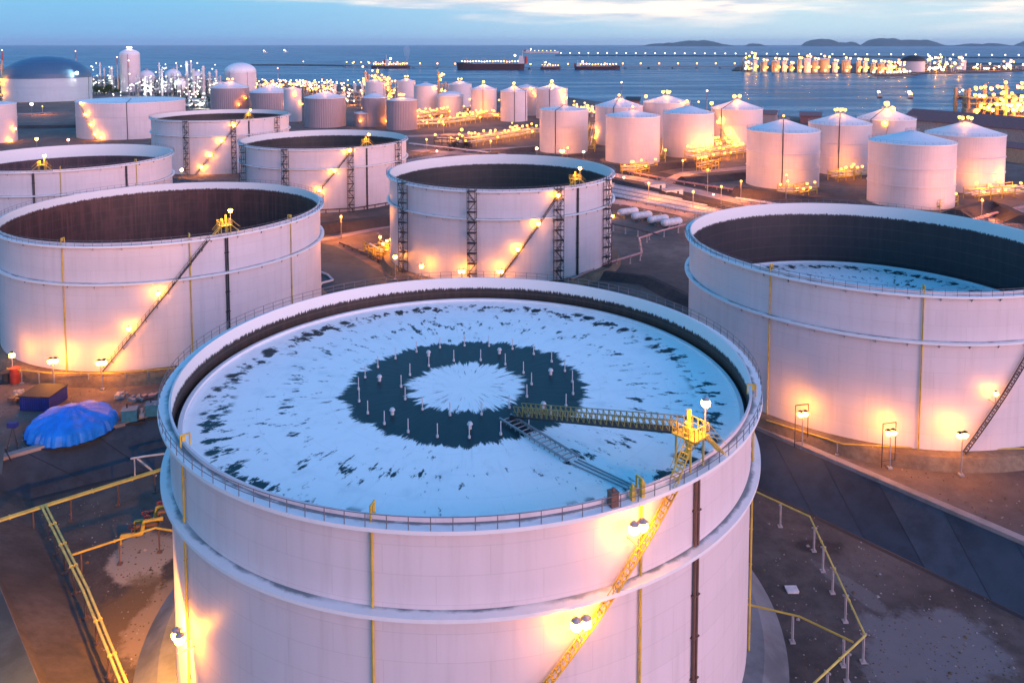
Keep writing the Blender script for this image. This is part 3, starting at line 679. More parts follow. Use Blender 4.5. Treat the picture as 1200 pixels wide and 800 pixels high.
# ------------------------------------------------------------------ process units, racks, lamps
def process_unit(label, px, yb, wpx, ytop, ncol, nl, mats=('lampC', 'lampW'), group='refinery process units', seed=1, lr=1.1, col='pale', steel='steel_grey', depth=18):
    rnd = random.Random(seed); p = at(px, yb, -2); Y = p.y; k = Y/F; W = wpx*k; H = at_y(px, ytop, Y).z+2
    T = thing('process_unit', label, 'process unit', (p.x, Y, -2), group)
    b = MB(); nx = max(3, int(W/6)); nz = max(2, int(H*.55/4))
    for i in range(nx+1):
        for j in (-1, 1): b.bar((-W/2+W*i/nx, j*depth/3, 0), (-W/2+W*i/nx, j*depth/3, H*.55), .22, 4)
    for z in range(1, nz+1):
        zz = H*.55*z/nz
        for j in (-1, 1): b.bar((-W/2, j*depth/3, zz), (W/2, j*depth/3, zz), .22, 4)
        b.box((0, 0, zz), (W*(.5+.5*rnd.random()), depth*.6, .2))
    b.build('steel_frame', M[steel], T)
    for i in range(ncol):
        c = MB(); x = -W/2+W*(i+.5)/ncol+rnd.uniform(-1, 1); h = H*rnd.uniform(.5, 1.0); r = rnd.uniform(.7, 1.7); y = rnd.uniform(-depth/2, depth/2)
        c.bar((x, y, 0), (x, y, h), r, 12); c.ball((x, y, h), r, 0, 2, .6)
        for z in range(3): c.lathe([(r, h*(.3+.3*z)), (r+.9, h*(.3+.3*z)), (r+.9, h*(.3+.3*z)+1.0)], 12, 0, c=(x, y, 0))
        c.build('column', M[col], T)
    for i in range(3):
        c = MB(); x = rnd.uniform(-W/2, W/2); z = rnd.uniform(.15, .5)*H
        c.bar((x-3, -depth/2.5, z), (x+3, -depth/2.5, z), 1.1, 10); c.build('vessel', M[col], T)
    for i in range(nl):
        x = rnd.uniform(-W/2, W/2); z = H*rnd.choice((.1, .2, .3, .45, .6, .8, .95))*rnd.uniform(.8, 1.05)
        inst('lamp', lampmesh(1.2, lr, rnd.choice(mats)), T, (x, -depth/2-rnd.random()*3, z))
        if i % 6 == 1: wash_light(T, (x, -depth/2-4, z+2), 1500*lr*lr, (.8, .95, .75) if mats[0] == 'lampC' else (1.0, .27, .02))
    return T
RU = 'refinery process units'
process_unit('refinery unit with cool white lamps between the blue dome and the tall silo', 122, 108, 30, 74, 5, 26, seed=3, lr=.7)
process_unit('densest refinery unit, slim columns and greenish white lamps around the spheres', 208, 112, 62, 72, 9, 34, seed=5, lr=.7)
process_unit('refinery unit with a bunch of slim columns right of the spheres', 240, 110, 36, 73, 8, 22, seed=8, lr=.7)
process_unit('low refinery unit with pinkish white lamps left of the ribbed mauve tanks', 232, 126, 28, 108, 3, 22, seed=9, mats=('lampC', 'lampW', 'lampP'), lr=.7)
process_unit('refinery unit with orange-lit stack, cut by the left picture edge', -1, 119, 18, 69, 4, 16, mats=('lampF', 'lampF', 'lampW'), seed=12, col='orange_tank', lr=1.4)
process_unit('orange-lit pipe maze behind the low-peaked ribbed tanks', 410, 122, 66, 97, 6, 40, mats=('lampF', 'lampA', 'lampW'), seed=15, group='terminal process units', lr=.9)
process_unit('shoreline unit bristling with orange lamps before the moored lit ship', 442, 105, 30, 80, 7, 34, mats=('lampF', 'lampA'), seed=17, group='terminal process units', lr=1.4, col='orange_tank')
process_unit('orange-lit loading frame between two white terminal tanks', 519, 122, 12, 84, 3, 16, mats=('lampF', 'lampA'), seed=19, group='terminal process units', lr=1.1, col='orange_tank')
process_unit('orange-lit loading frame left of the tall flat-roofed tank', 459, 118, 12, 90, 3, 16, mats=('lampF', 'lampA'), seed=21, group='terminal process units', lr=1.1, col='orange_tank')
process_unit('refinery unit with green-tinged lamps in front of the tall silo', 168, 112, 30, 88, 5, 24, seed=51, lr=.7)
process_unit('orange-lit pipe maze just right of the dome-capped refinery tank', 318, 111, 34, 97, 5, 26, mats=('lampF', 'lampA', 'lampP'), seed=53, group='terminal process units', lr=.9)
process_unit('orange-lit pipe maze behind the small lamp-topped grey tanks', 374, 109, 34, 94, 6, 30, mats=('lampF', 'lampA', 'lampW'), seed=55, group='terminal process units', lr=.9)
process_unit('orange-lit pumps and pipes at the waterside right of the middle terminal', 684, 137, 26, 120, 3, 18, mats=('lampF', 'lampA'), seed=57, group='terminal process units', lr=.8)
process_unit('low lamp-strung sheds and pipes along the shore right of the refinery', 338, 103, 70, 95, 4, 44, mats=('lampF', 'lampP', 'lampW'), seed=23, group='terminal process units', lr=1.1)

def pipe_rack(label, pts, w, hgt, npipe, nl, mat='lampF', lr=.55, group='lit pipe racks', Z=-2.0, seed=0, steel='yellow', bays=None):
    rnd = random.Random(seed+50); P = [at(x, y, Z) for x, y in pts]; O = P[0]; T = thing('pipe_rack', label, 'pipe rack', O, group)
    L = sum((b-a).length for a, b in zip(P, P[1:])); fr = MB(); pip = [MB() for _ in range(npipe)]
    for a, b in zip(P, P[1:]):
        a = a-O; b = b-O; d = b-a; n = max(2, int(d.length/6)); s = Vector((-d.y, d.x, 0)).normalized()
        for i in range(n+1):
            q = a+d*(i/n)
            for e in (-1, 1): fr.bar(q+s*e*w/2, q+s*e*w/2+Vector((0, 0, hgt+1.4)), .2, 4)
            for z in (hgt*.5, hgt): fr.bar(q-s*w/2+Vector((0, 0, z)), q+s*w/2+Vector((0, 0, z)), .16, 4)
        for e in (-1, 1):
            for z in (hgt, hgt+1.3): fr.bar(a+s*e*w/2+Vector((0, 0, z)), b+s*e*w/2+Vector((0, 0, z)), .12, 4)
        for k in range(npipe):
            o = s*(-w*.42+w*.84*k/max(1, npipe-1)); z = hgt+.35 if k % 2 else hgt*.5+.35
            pip[k].bar(a+o+Vector((0, 0, z)), b+o+Vector((0, 0, z)), .3, 6)
    fr.build('frame', M[steel], T)
    for k in range(npipe): pip[k].build('pipe', M['pale' if k % 3 else 'yellow_pale'], T)
    for i in range(nl):
        t = (i+.5)/nl*L+rnd.uniform(-.4, .4)*L/nl; 
        for a, b in zip(P, P[1:]):
            l = (b-a).length
            if t <= l or b is P[-1]:
                q = a+(b-a)*min(1, t/l)-O; s = Vector((-(b-a).y, (b-a).x, 0)).normalized(); break
            t -= l
        inst('lamp', lampmesh(1.8, lr, mat), T, q+s*rnd.choice((-.5, .5))*w+Vector((0, 0, rnd.choice((hgt*.35, hgt, hgt, hgt+.6)))))
        if i % 5 == 2: wash_light(T, q+Vector((0, 0, hgt+3.6)), 2300)
    return T
pipe_rack('yellow-lit pipe rack nearest the flat-topped ribbed tank', [(478, 150), (520, 148), (556, 143)], 12, 5, 6, 30, lr=.75, seed=1)
pipe_rack('upper yellow-lit pipe rack under the tall flat-roofed tank', [(486, 142), (520, 136), (548, 133)], 10, 5, 6, 26, lr=.75, seed=2)
pipe_rack('yellow-lit pipe rack at the feet of the seamed peach tank', [(548, 142), (566, 139), (590, 140)], 8, 4, 4, 16, lr=.75, seed=3)
pipe_rack('long yellow-lit pipe rack running to the tank that stands alone', [(551, 171), (590, 165), (631, 158)], 10, 4.5, 6, 26, lr=.75, seed=4)
pipe_rack('short yellow-lit pipe rack left of the parked dark machines', [(512, 169), (530, 170), (541, 173)], 7, 4, 3, 6, lr=.75, seed=5, steel='steel_dark')
pipe_rack('yellow-lit pipe rack right of the tank that stands alone', [(690, 178), (693, 165), (696, 150)], 7, 4, 4, 10, lr=.75, seed=6)
pipe_rack('yellow-lit pipe rack between the peach-glowing tank and its right neighbour', [(773, 190), (775, 178), (776, 165)], 6, 4, 4, 8, lr=.7, seed=7)
pipe_rack('broad yellow-lit pipe rack in front of the tank with the lit stair', [(812, 190), (845, 186), (875, 181)], 12, 5, 6, 24, lr=.6, seed=8)
pipe_rack('rear yellow-lit pipe rack under the tank with the lit stair', [(836, 178), (858, 174), (876, 172)], 8, 5, 4, 14, lr=.7, seed=9)
pipe_rack('yellow-lit manifold at the foot of the pale left tank of the right-hand group', [(911, 229), (930, 230), (950, 226)], 6, 3, 4, 6, lr=.5, seed=10)
pipe_rack('yellow-lit manifold at the foot of the tank with the dark riser pipe', [(976, 212), (994, 210), (1010, 207)], 6, 3.5, 4, 6, lr=.6, seed=11)
pipe_rack('yellow-lit manifold at the foot of the peach-lit tank beside the red shed', [(1138, 234), (1165, 231), (1195, 228)], 7, 3.5, 5, 9, lr=.55, seed=12)
pipe_rack('yellow-lit manifold squeezed between the two nearest cone-roofed tanks', [(1092, 246), (1104, 243), (1113, 240)], 6, 3, 3, 5, lr=.5, seed=13)
pipe_rack('yellow-lit manifold at the feet of the peach-glowing tank', [(728, 203), (745, 203), (764, 199)], 6, 3, 4, 5, lr=.55, seed=14)
pipe_rack('yellow-lit manifold beside the road bend, under a tall lamp', [(822, 201), (828, 200), (836, 198)], 6, 4, 3, 4, lr=.6, seed=15)
pipe_rack('yellow-lit manifold left of the lattice-towered tank', [(436, 296), (446, 302), (457, 304)], 5, 2.5, 4, 3, lr=.42, seed=16, mat='lampM')

# ------------------------------------------------------------------ ground, pit, roads, sea
def cross2(p, q, r, s):
    d1 = q-p; d2 = s-r; den = d1.x*d2.y-d1.y*d2.x; t = ((r.x-p.x)*d2.y-(r.y-p.y)*d2.x)/den
    return p+d1*t
GZ, PZ = -2.0, -6.3
lt0, lt1 = at(0, 541, GZ), at(190, 487, GZ); rt0, rt1 = at(896, 508, GZ), at(1173, 628, GZ)
lb0, lb1 = at(30, 585, PZ), at(190, 546, PZ); rb0, rb1 = at(896, 575, PZ), at(1200, 721, PZ)
ll0, ll1 = at(12, 715, GZ), at(47, 800, GZ); lf0, lf1 = at(45, 605, PZ), at(130, 800, PZ)
Kt = cross2(lt0, lt1, rt0, rt1); Kb = cross2(lb0, lb1, rb0, rb1)
Lt = cross2(lt0, lt1, ll0, ll1); Lb = cross2(lb0, lb1, lf0, lf1)
def ext_y(p, q, y): t = (y-p.y)/(q.y-p.y); return p+(q-p)*t
LFt = ext_y(ll0, ll1, 8); LFb = ext_y(lf0, lf1, 10)
RFt = ext_y(rt0, rt1, 8); RFb = ext_y(rb0, rb1, 10)
pit_top = [Lt, Kt, RFt, LFt]; pit_bot = [Lb, Kb, RFb, LFb]
coast_px = [(-500, 92), (-100, 92), (60, 91), (180, 92), (300, 95), (395, 99), (470, 103), (560, 106), (650, 112), (700, 119), (770, 123), (860, 131), (960, 139), (1075, 147),
            (1128, 141), (1127, 118), (1150, 111), (1260, 108), (1420, 112), (1400, 143), (1193, 144), (1195, 166), (1260, 173), (1500, 190)]
coast = [at(x, y, GZ) for x, y in coast_px]
def sheet(name, outer, holes, m, kind='structure', z=None):
    bm = bmesh.new(); es = []
    for loop in [outer]+holes:
        vs = [bm.verts.new((p.x, p.y, p.z if z is None else z)) for p in loop]
        es += [bm.edges.new((vs[i], vs[(i+1) % len(vs)])) for i in range(len(vs))]
    bmesh.ops.triangle_fill(bm, use_beauty=True, edges=es, use_dissolve=False)
    bmesh.ops.recalc_face_normals(bm, faces=bm.faces)
    for f in bm.faces:
        if f.normal.z < 0: f.normal_flip()
    me = bpy.data.meshes.new(name); bm.to_mesh(me); bm.free(); me.materials.append(m)
    o = bpy.data.objects.new(name, me); COL.objects.link(o); o['kind'] = kind; return o
V = Vector
sheet('ground', coast+[V((2600, 300, GZ)), V((2600, -400, GZ)), V((-3200, -400, GZ)), V((-3200, 1000, GZ))], [pit_top], M['land'])
def stain(m, spots):
    N, L = m.node_tree.nodes, m.node_tree.links; b = N['Principled BSDF']; src = b.inputs['Base Color'].links[0].from_socket
    t = N.new('ShaderNodeTexCoord'); nz = noise(N, L, coords(N, L), .22, 7, .65)
    for p, rx, ry, rz, col, a in spots:
        mp = N.new('ShaderNodeMapping'); mp.vector_type = 'TEXTURE'; mp.inputs['Location'].default_value = p; mp.inputs['Scale'].default_value = (rx, ry, 1e6); mp.inputs['Rotation'].default_value = (0, 0, rz)
        L.new(t.outputs['Object'], mp.inputs[0]); ln = N.new('ShaderNodeVectorMath'); ln.operation = 'LENGTH'; L.new(mp.outputs[0], ln.inputs[0])
        e = math_(N, L, 'ADD', ln.outputs['Value'], math_(N, L, 'MULTIPLY', math_(N, L, 'SUBTRACT', nz, .5), 1.6))
        src = mixc(N, L, math_(N, L, 'MULTIPLY', ramp(N, L, e, (1.05, .75)), a), src, col)
    L.new(src, b.inputs['Base Color'])
stain(M['soil'], [(at(168, 655, PZ), 4.4, 6.0, .2, (.42, .33, .26), .9), (at(148, 725, PZ), 4.5, 8.5, .1, (.15, .10, .055), .85), (at(190, 720, PZ), 3.5, 9, 0, (.30, .23, .17), .7),
                  (at(1090, 760, PZ), 10, 7, .4, (.20, .19, .20), .7), (at(1000, 690, PZ), 1.4, 7, .5, (.19, .17, .17), .6), (at(960, 640, PZ), 4, 2, 0, (.045, .036, .034), .8)])
sheet('pit_floor', [V((p.x, p.y, PZ)) for p in pit_bot], [], M['soil'])
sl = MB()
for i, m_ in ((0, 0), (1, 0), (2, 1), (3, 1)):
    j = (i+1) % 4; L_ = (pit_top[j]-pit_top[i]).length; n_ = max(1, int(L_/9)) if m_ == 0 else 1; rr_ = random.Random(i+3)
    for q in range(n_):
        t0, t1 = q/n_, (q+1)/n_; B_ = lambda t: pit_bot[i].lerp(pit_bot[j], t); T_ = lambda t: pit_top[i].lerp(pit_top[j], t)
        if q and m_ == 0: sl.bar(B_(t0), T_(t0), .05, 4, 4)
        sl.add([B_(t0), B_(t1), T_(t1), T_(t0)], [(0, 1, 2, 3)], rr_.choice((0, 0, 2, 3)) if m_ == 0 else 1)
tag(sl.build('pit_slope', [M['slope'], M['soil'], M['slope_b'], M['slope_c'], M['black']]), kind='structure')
kb = MB()     # pale kerb along the top of the slopes
def kerb(a, b, w=1.3, h=.55, mi=0, n=1):
    d = (b-a); L = d.length; c = (a+b)/2; kb.box((c.x, c.y, a.z), (L, w, h), atan2(d.y, d.x), mi, base=True)
o_ = (Kt-Lt).normalized(); kerb(Lt+V((-.3, .66, 0)), Kt+V((-1.3, .66, 0))); kerb(Kt+V((.6, .5, 0)), RFt+V((.6, .5, 0)))
tag(kb.build('kerb', M['kerb']), kind='structure')
gt = MB()      # drain at the left slope foot; foot shade painted along the back slopes
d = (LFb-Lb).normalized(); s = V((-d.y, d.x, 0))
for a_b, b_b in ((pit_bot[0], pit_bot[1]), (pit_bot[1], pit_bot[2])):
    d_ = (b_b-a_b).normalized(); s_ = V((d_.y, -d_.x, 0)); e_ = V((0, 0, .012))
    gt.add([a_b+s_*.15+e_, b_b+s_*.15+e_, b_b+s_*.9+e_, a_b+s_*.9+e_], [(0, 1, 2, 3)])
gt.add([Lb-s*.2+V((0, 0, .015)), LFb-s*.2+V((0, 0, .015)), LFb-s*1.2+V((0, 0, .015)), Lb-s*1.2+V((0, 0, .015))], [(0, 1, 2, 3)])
tag(gt.build('drain_and_foot_shade', M['black']), kind='structure')
# strip of concrete path along the crest of the left slope
pth = MB(); d = (LFt-Lt).normalized(); s = V((-d.y, d.x, 0)); s = s if s.x < 0 else -s
pth.add([Lt+s*.1+V((0, 0, .01)), LFt+s*.1+V((0, 0, .01)), LFt+s*5+V((0, 0, .01)), Lt+s*5+V((0, 0, .01))], [(0, 1, 2, 3)])
tag(pth.build('path', M['asphalt']), kind='structure')

_lvl = [0]
def strip(name, pts, w, m, z0=None):
    """road laid over the ground along a line of pixels"""
    _lvl[0] += 1; z = GZ+.012*_lvl[0]
    P = [at(x, y, GZ) for x, y in pts]; L, R = [], []
    for i, p in enumerate(P):
        d = (P[min(i+1, len(P)-1)]-P[max(i-1, 0)]).normalized(); s = V((-d.y, d.x, 0))*w/2
        L.append(p+s); R.append(p-s)
    b = MB(); n = len(P); b.add([V((q.x, q.y, z)) for q in L+R], [(i, i+1, n+i+1, n+i) for i in range(n-1)])
    return tag(b.build(name, m), kind='structure')
def patch(name, pts, m):
    _lvl[0] += 1; z = GZ+.012*_lvl[0]
    b = MB(); b.add([V((*at(x, y, GZ).xy, z)) for x, y in pts], [tuple(range(len(pts)))]); return tag(b.build(name, m), kind='structure')
patch('paved_yard', [(366, 283), (392, 288), (420, 303), (480, 338), (470, 352), (366, 360)], M['asphalt'])
patch('paved_yard', [(715, 246), (640, 220), (560, 190), (520, 175), (630, 172), (700, 186), (790, 205), (870, 226), (960, 245), (905, 262)], M['dark_dirt'])
strip('road', [(690, 200), (760, 212), (840, 230), (960, 258)], 9, M['road'])
strip('road', [(690, 233), (740, 238), (800, 249), (880, 268)], 10, M['road'])
strip('road', [(778, 214), (806, 203), (872, 197), (960, 190)], 8, M['road'])
strip('road', [(474, 160), (560, 157), (640, 153)], 12, M['road'])
strip('road', [(486, 176), (560, 182), (700, 196)], 10, M['road'])
strip('road', [(474, 190), (540, 177), (632, 172)], 8, M['road'])
strip('road', [(340, 288), (400, 277), (462, 264)], 3.5, M['road'])
strip('road', [(60, 132), (20, 134), (-40, 136)], 14, M['road'])
strip('road', [(1178, 226), (1230, 214)], 10, M['road'])
strip('road', [(1148, 262), (1180, 250), (1230, 240)], 6, M['road'])
sea = MB(); W_ = 60000
sea.add([V((-W_, 360, -3.2)), V((W_, 360, -3.2)), V((W_, W_, -3.2)), V((-W_, W_, -3.2))], [(0, 1, 2, 3)])
tag(sea.build('sea', M['water']), kind='structure')
se = MB()      # stone edge of the shore
for a, b in zip(coast, coast[1:]): se.add([a, b, b+V((0, 0, -1.6)), a+V((0, 0, -1.6))], [(0, 1, 2, 3)])
tag(se.build('shore_edge', M['rock']), kind='structure')

# earth bunds round the tank yards
def bund(name, label, pts, h, wt, wb):
    P = [at(x, y, GZ) for x, y in pts]; b = MB(); n = len(P); rows = []
    for i, p in enumerate(P):
        d = (P[min(i+1, n-1)]-P[max(i-1, 0)]).normalized(); s = V((-d.y, d.x, 0))
        rows += [p+s*wb/2, p+s*wt/2+V((0, 0, h)), p-s*wt/2+V((0, 0, h)), p-s*wb/2]
    fs = [(4*i+k, 4*i+k+1, 4*i+5+k, 4*i+4+k) for i in range(n-1) for k in range(3)]+[(0, 1, 2, 3), (4*n-4, 4*n-1, 4*n-2, 4*n-3)]
    b.add(rows, fs); o = b.build(name, M['dark_dirt']); return tag(o, kind='structure')
bund('embankment', '', [(330, 276), (400, 268), (475, 258)], 2.6, 3, 12)
bund('embankment', '', [(205, 214), (250, 222), (300, 226)], 2.2, 3, 10)
bund('embankment', '', [(690, 322), (760, 330), (800, 350), (838, 366)], 1.6, 1.5, 8)
bund('embankment', '', [(692, 207), (740, 219), (810, 237), (880, 255)], 2.0, 2, 7)
bund('embankment', '', [(800, 214), (850, 210), (878, 207)], 2.6, 3, 12)
bund('embankment', '', [(862, 226), (940, 236), (1020, 248), (1120, 262)], 2.6, 3, 12)
bund('embankment', '', [(1120, 255), (1160, 244), (1176, 250), (1200, 262)], 3, 3, 14)
bund('embankment', '', [(560, 186), (600, 178), (634, 175)], 2.0, 3, 10)
bund('embankment', '', [(22, 150), (60, 150), (92, 149)], 2.0, 3, 10)
bund('embankment', '', [(756, 201), (790, 196), (812, 195)], 2.5, 3, 9)
bund('embankment', '', [(1176, 182), (1190, 182), (1215, 180)], 3, 3, 10)

# ------------------------------------------------------------------ pipework near the camera
def pipeline(label, pts, Z, r, mat, posts, base, dbl=0, pmat='post', post_r=.11, group='pipelines on posts', name='pipeline', wrench=True):
    """pts: pixels of the pipe; posts: fractions along it"""
    P = [at(x, y, Z) for x, y in pts]; O = V((P[0].x, P[0].y, base)); T = thing(name, label, 'pipeline', O, group)
    offs = [0] if not dbl else [-dbl/2, dbl/2]
    for o in offs:
        b = MB(); Q = []
        for i, p in enumerate(P):
            d = (P[min(i+1, len(P)-1)]-P[max(i-1, 0)]).normalized(); Q.append(p-O+V((-d.y, d.x, 0))*o)
        b.path(Q, r, 8)
        for a, c in zip(Q, Q[1:]):
            L = (c-a).length; k = int(L/5)
            for i in range(1, k): q = a+(c-a)*(i/k); dd = (c-a).normalized()*.08; b.bar(q-dd, q+dd, r*1.55, 8)
        b.build('pipe', M[mat], T)
    Ls = [(b-a).length for a, b in zip(P, P[1:])]; L = sum(Ls)
    for f in posts:
        t = f*L
        for a, c, l in zip(P, P[1:], Ls):
            if t <= l+1e-6: break
            t -= l
        q = a+(c-a)*min(1, t/l); d = (c-a).normalized(); s = V((-d.y, d.x, 0)); b = MB()
        b.bar(V((q.x, q.y, base)), V((q.x, q.y, Z-r)), post_r, 4); b.bar(q-s*(dbl/2+.35)-V((0, 0, r+.06)), q+s*(dbl/2+.35)-V((0, 0, r+.06)), post_r*.8, 4)
        b.box((q.x, q.y, base), (.6, .6, .18), 0, base=True)
        m_ = b.mesh('support_post', M[pmat])
        for v in m_.vertices: v.co -= O
        inst('support_post', m_, T)
    return T
fr = lambda n: [(i+.5)/n for i in range(n)]
pipeline('yellow pipe running from the left picture edge towards the nearest tank', [(-40, 622), (60, 590), (198, 547)], -2.9, .17, 'yellow_pale', [.10, .30, .48, .72, .92], PZ, dbl=.45, pmat='brown_pipe')
pipeline('double yellow pipe descending steeply into the lower left corner', [(51, 592), (100, 690), (150, 812)], -2.5, .15, 'yellow_pale', [.05, .16, .28, .40, .53, .66, .80, .93], PZ, dbl=.5, pmat='brown_pipe')
pipeline('short yellow branch pipe ending at the left flank of the nearest tank', [(84, 650), (182, 618), (206, 622)], -2.9, .15, 'yellow', [.08, .42, .8], PZ, pmat='brown_pipe')
pipeline('long yellow pipe bending down right of the nearest tank', [(884, 575), (949, 605), (1014, 744), (952, 802)], -2.8, .12, 'yellow_pale', [.10, .26, .36, .46, .58, .73, .83, .93], PZ, post_r=.15)
pipeline('short yellow pipe joining the riser of the nearest tank to the bent pipe', [(869, 706), (937, 722), (1000, 752)], -3.0, .12, 'yellow', [.46, .92], PZ, post_r=.15)
pipeline('yellow-lit pipe rail on grey posts, before the tank behind the concrete wall', [(898, 492), (988, 520), (1070, 524), (1160, 526), (1260, 524)], .1, .11, 'yellow', [.10, .24, .35, .48, .52, .60, .72], GZ+.1, pmat='steel_grey')
pipeline('pipe rail on grey posts between the blue tarpaulin heap and the rust-dark tank', [(8, 432), (60, 437), (130, 437), (205, 431)], .6, .11, 'yellow', [.10, .22, .32, .52, .73, .85], GZ, pmat='steel_grey', post_r=.13)
pipeline('pinkish zigzag pipe stepping away from the lattice-towered tank', [(670, 327), (706, 310), (752, 296), (749, 279), (776, 270), (803, 263)], .3, .32, 'pink_pipe', [.05, .18, .29, .37, .43, .5, .62, .72, .85, .95], GZ, post_r=.2)
pipeline('brown pipe on trestles behind the zigzag pinkish pipe', [(716, 262), (745, 268), (772, 275)], .5, .25, 'brown_pipe', [.05, .3, .55, .8], GZ, post_r=.2)
pipeline('dark ledge pipe along the edge of the teal paved yard', [(398, 284), (430, 297), (452, 308), (485, 322), (520, 330)], -1.2, .3, 'brown_pipe', fr(10), GZ, post_r=.18, pmat='brown_pipe')
pipeline('dark pipe rail in front of the stair-lamped open tank', [(374, 246), (415, 244), (470, 235), (486, 230)], -.6, .22, 'brown_pipe', fr(9), GZ, post_r=.18, pmat='brown_pipe')
pipeline('pale pipe bend lying on the teal paved yard beside the rust-dark tank', [(374, 318), (384, 322), (390, 328), (376, 332), (372, 345)], -1.6, .3, 'pale', [.2, .6, .9], GZ)
for k, (pp_, lab, zz, mt, np_) in enumerate((([(480, 168), (560, 177), (634, 187)], 'pale pipe running below the long yellow-lit pipe rack', -.9, 'pale', 12),
        ([(478, 184), (520, 173), (545, 177)], 'short dark pipe beside the parked dark machines', -.9, 'brown_pipe', 6),
        ([(862, 232), (930, 242), (1012, 254)], 'pale pipe along the bund before the right-hand cone-roofed tanks', -.6, 'pale', 12),
        ([(1120, 264), (1165, 250), (1215, 238)], 'pinkish pipe crossing the ground below the red shed', -.6, 'pink_pipe', 8),
        ([(736, 201), (800, 213), (874, 224)], 'pinkish pipe between the road bend and the peach-glowing tank', -.8, 'pink_pipe', 12),
        ([(338, 272), (400, 262), (470, 250)], 'grey pipe on the bund behind the teal paved yard', -.8, 'steel_grey', 10))):
    pipeline(lab, pp_, zz, .32, mt, fr(np_), GZ, dbl=.9, post_r=.16)
pb = thing('pipe_bundle', 'blue-grey bundle of long parallel pipes crossing between the two pink roads', 'pipe bundle', at(720, 224, GZ))
for k in range(9):
    b = MB(); o = V(pb.location)
    a_, b_ = at(712, 217+1.6*k, GZ), at(893, 252.5+1.9*k, GZ); b.bar(a_-o+V((0, 0, .8)), b_-o+V((0, 0, .8)), .42, 8); b.build('pipe', M['pale' if k % 3 else 'steel_grey'], pb)
sb = MB()
for t in [i/16 for i in range(17)]:
    q0 = at(712+181*t, 215.5+35.5*t, GZ)-V(pb.location); q1 = at(712+181*t, 231.5+38*t, GZ)-V(pb.location); sb.bar(q0+V((0, 0, .25)), q1+V((0, 0, .25)), .2, 4)
sb.build('sleeper', M['apron'], pb)
pvs = [(736, 254, 'white horizontal vessel nearest the lattice-towered tank, left of four'), (752, 258.5, 'second white horizontal vessel from the lattice-towered tank'), (771, 263, 'third white horizontal vessel from the lattice-towered tank'), (787, 266.5, 'white horizontal vessel nearest the pinkish zigzag pipe end')]
for px, py, lab in pvs:
    p = at(px, py, GZ); T = thing('horizontal_vessel', lab, 'vessel', p, 'white horizontal vessels beside the pinkish pipe'); u = V((.86, .5, 0)); b = MB()
    b.bar(-u*3.4+V((0, 0, 2.0)), u*3.4+V((0, 0, 2.0)), 1.3, 20); b.ball(-u*3.4+V((0, 0, 2.0)), 1.3, 0, 3, .98); b.ball(u*3.4+V((0, 0, 2.0)), 1.3, 0, 3, .98); b.build('drum', M['pale'], T)
    for t in (-2.2, 2.2): c = MB(); q = u*t; c.box((q.x, q.y, 0), (.6, 2.4, 1.3), atan2(u.y, u.x), base=True); c.build('saddle', M['apron'], T)
    c = MB(); c.bar(u*1.2+V((0, 0, 3.2)), u*1.2+V((0, 0, 3.9)), .35, 8); c.build('hatch', M['steel_grey'], T)
for px, py, lab in ((707, 222, 'small grey shed roof at the left end of the pipe bundle'), (788, 229, 'pale flat-roofed hut on the pipe bundle side, right one'), (768, 222, 'pale flat-roofed hut on the pipe bundle side, left one')):
    p = at(px, py, GZ); T = thing('hut', lab, 'hut', p, rz=.35); b = MB(); b.box((0, 0, 0), (8, 4, 2.6), base=True); b.build('wall', M['pale'], T); b = MB(); b.box((0, 0, 2.6), (8.8, 4.8, .3), base=True); b.build('roof', M['steel_grey'], T)
    b = MB(); b.box((1.5, -2.03, .1), (1.0, .06, 2.0), base=True); b.build('door', M['steel_dark'], T)

# valve cluster behind the short branch pipe, left flank of tank A
p = at(188, 640, PZ); T = thing('valve_manifold', 'tangled brown valve manifold against the left flank of the nearest tank', 'valve manifold', p)
for k, (dx, dy, z) in enumerate(((-3, 1, 1.2), (-1.6, 2.6, 1.6), (-2.6, 4.2, 1.3), (-1, 5.4, 2.0))):
    b = MB(); b.path([V((dx-2.6, dy-.6, z)), V((dx, dy, z)), V((dx+.3, dy+.2, z+1.6)), V((dx+2.6, dy+1.0, z+1.6))], .28, 8); b.bar(V((dx-2.6, dy-.6, 0)), V((dx-2.6, dy-.6, z)), .15, 6)
    o = b.build('pipe', M['brown_pipe' if k % 2 else 'yellow'], T); w = MB(); w.lathe([(.5, 0), (.5, .1), (.4, .1), (.4, 0), (.5, 0)], 16, c=(dx-1.2, dy-.3, z+1.1)); w.bar((dx-1.2, dy-.3, z), (dx-1.2, dy-.3, z+1.15), .07, 6); w.bar((dx-1.7, dy-.3, z+1.05), (dx-.7, dy-.3, z+1.05), .05, 4); w.build('hand_wheel', M['red'], o)
p = at(176, 560, PZ); T = thing('pipe_trestle', 'pale angular pipe frame beyond the left pipes, touching the nearest tank', 'frame', p)
b = MB(); b.path([V((-3, 0, 3.2)), V((-1.2, .3, 3.4)), V((3.5, 1.2, 3.6))], .16, 6); b.path([V((-2, .1, 3.2)), V((0, .4, 1.2)), V((.8, .4, .1))], .16, 6); b.bar((2.4, 1, 0), (2.4, 1, 3.5), .12, 6); b.bar((-2.4, 0, 0), (-2.4, 0, 3.2), .12, 6); b.build('pipe', M['pale'], T)

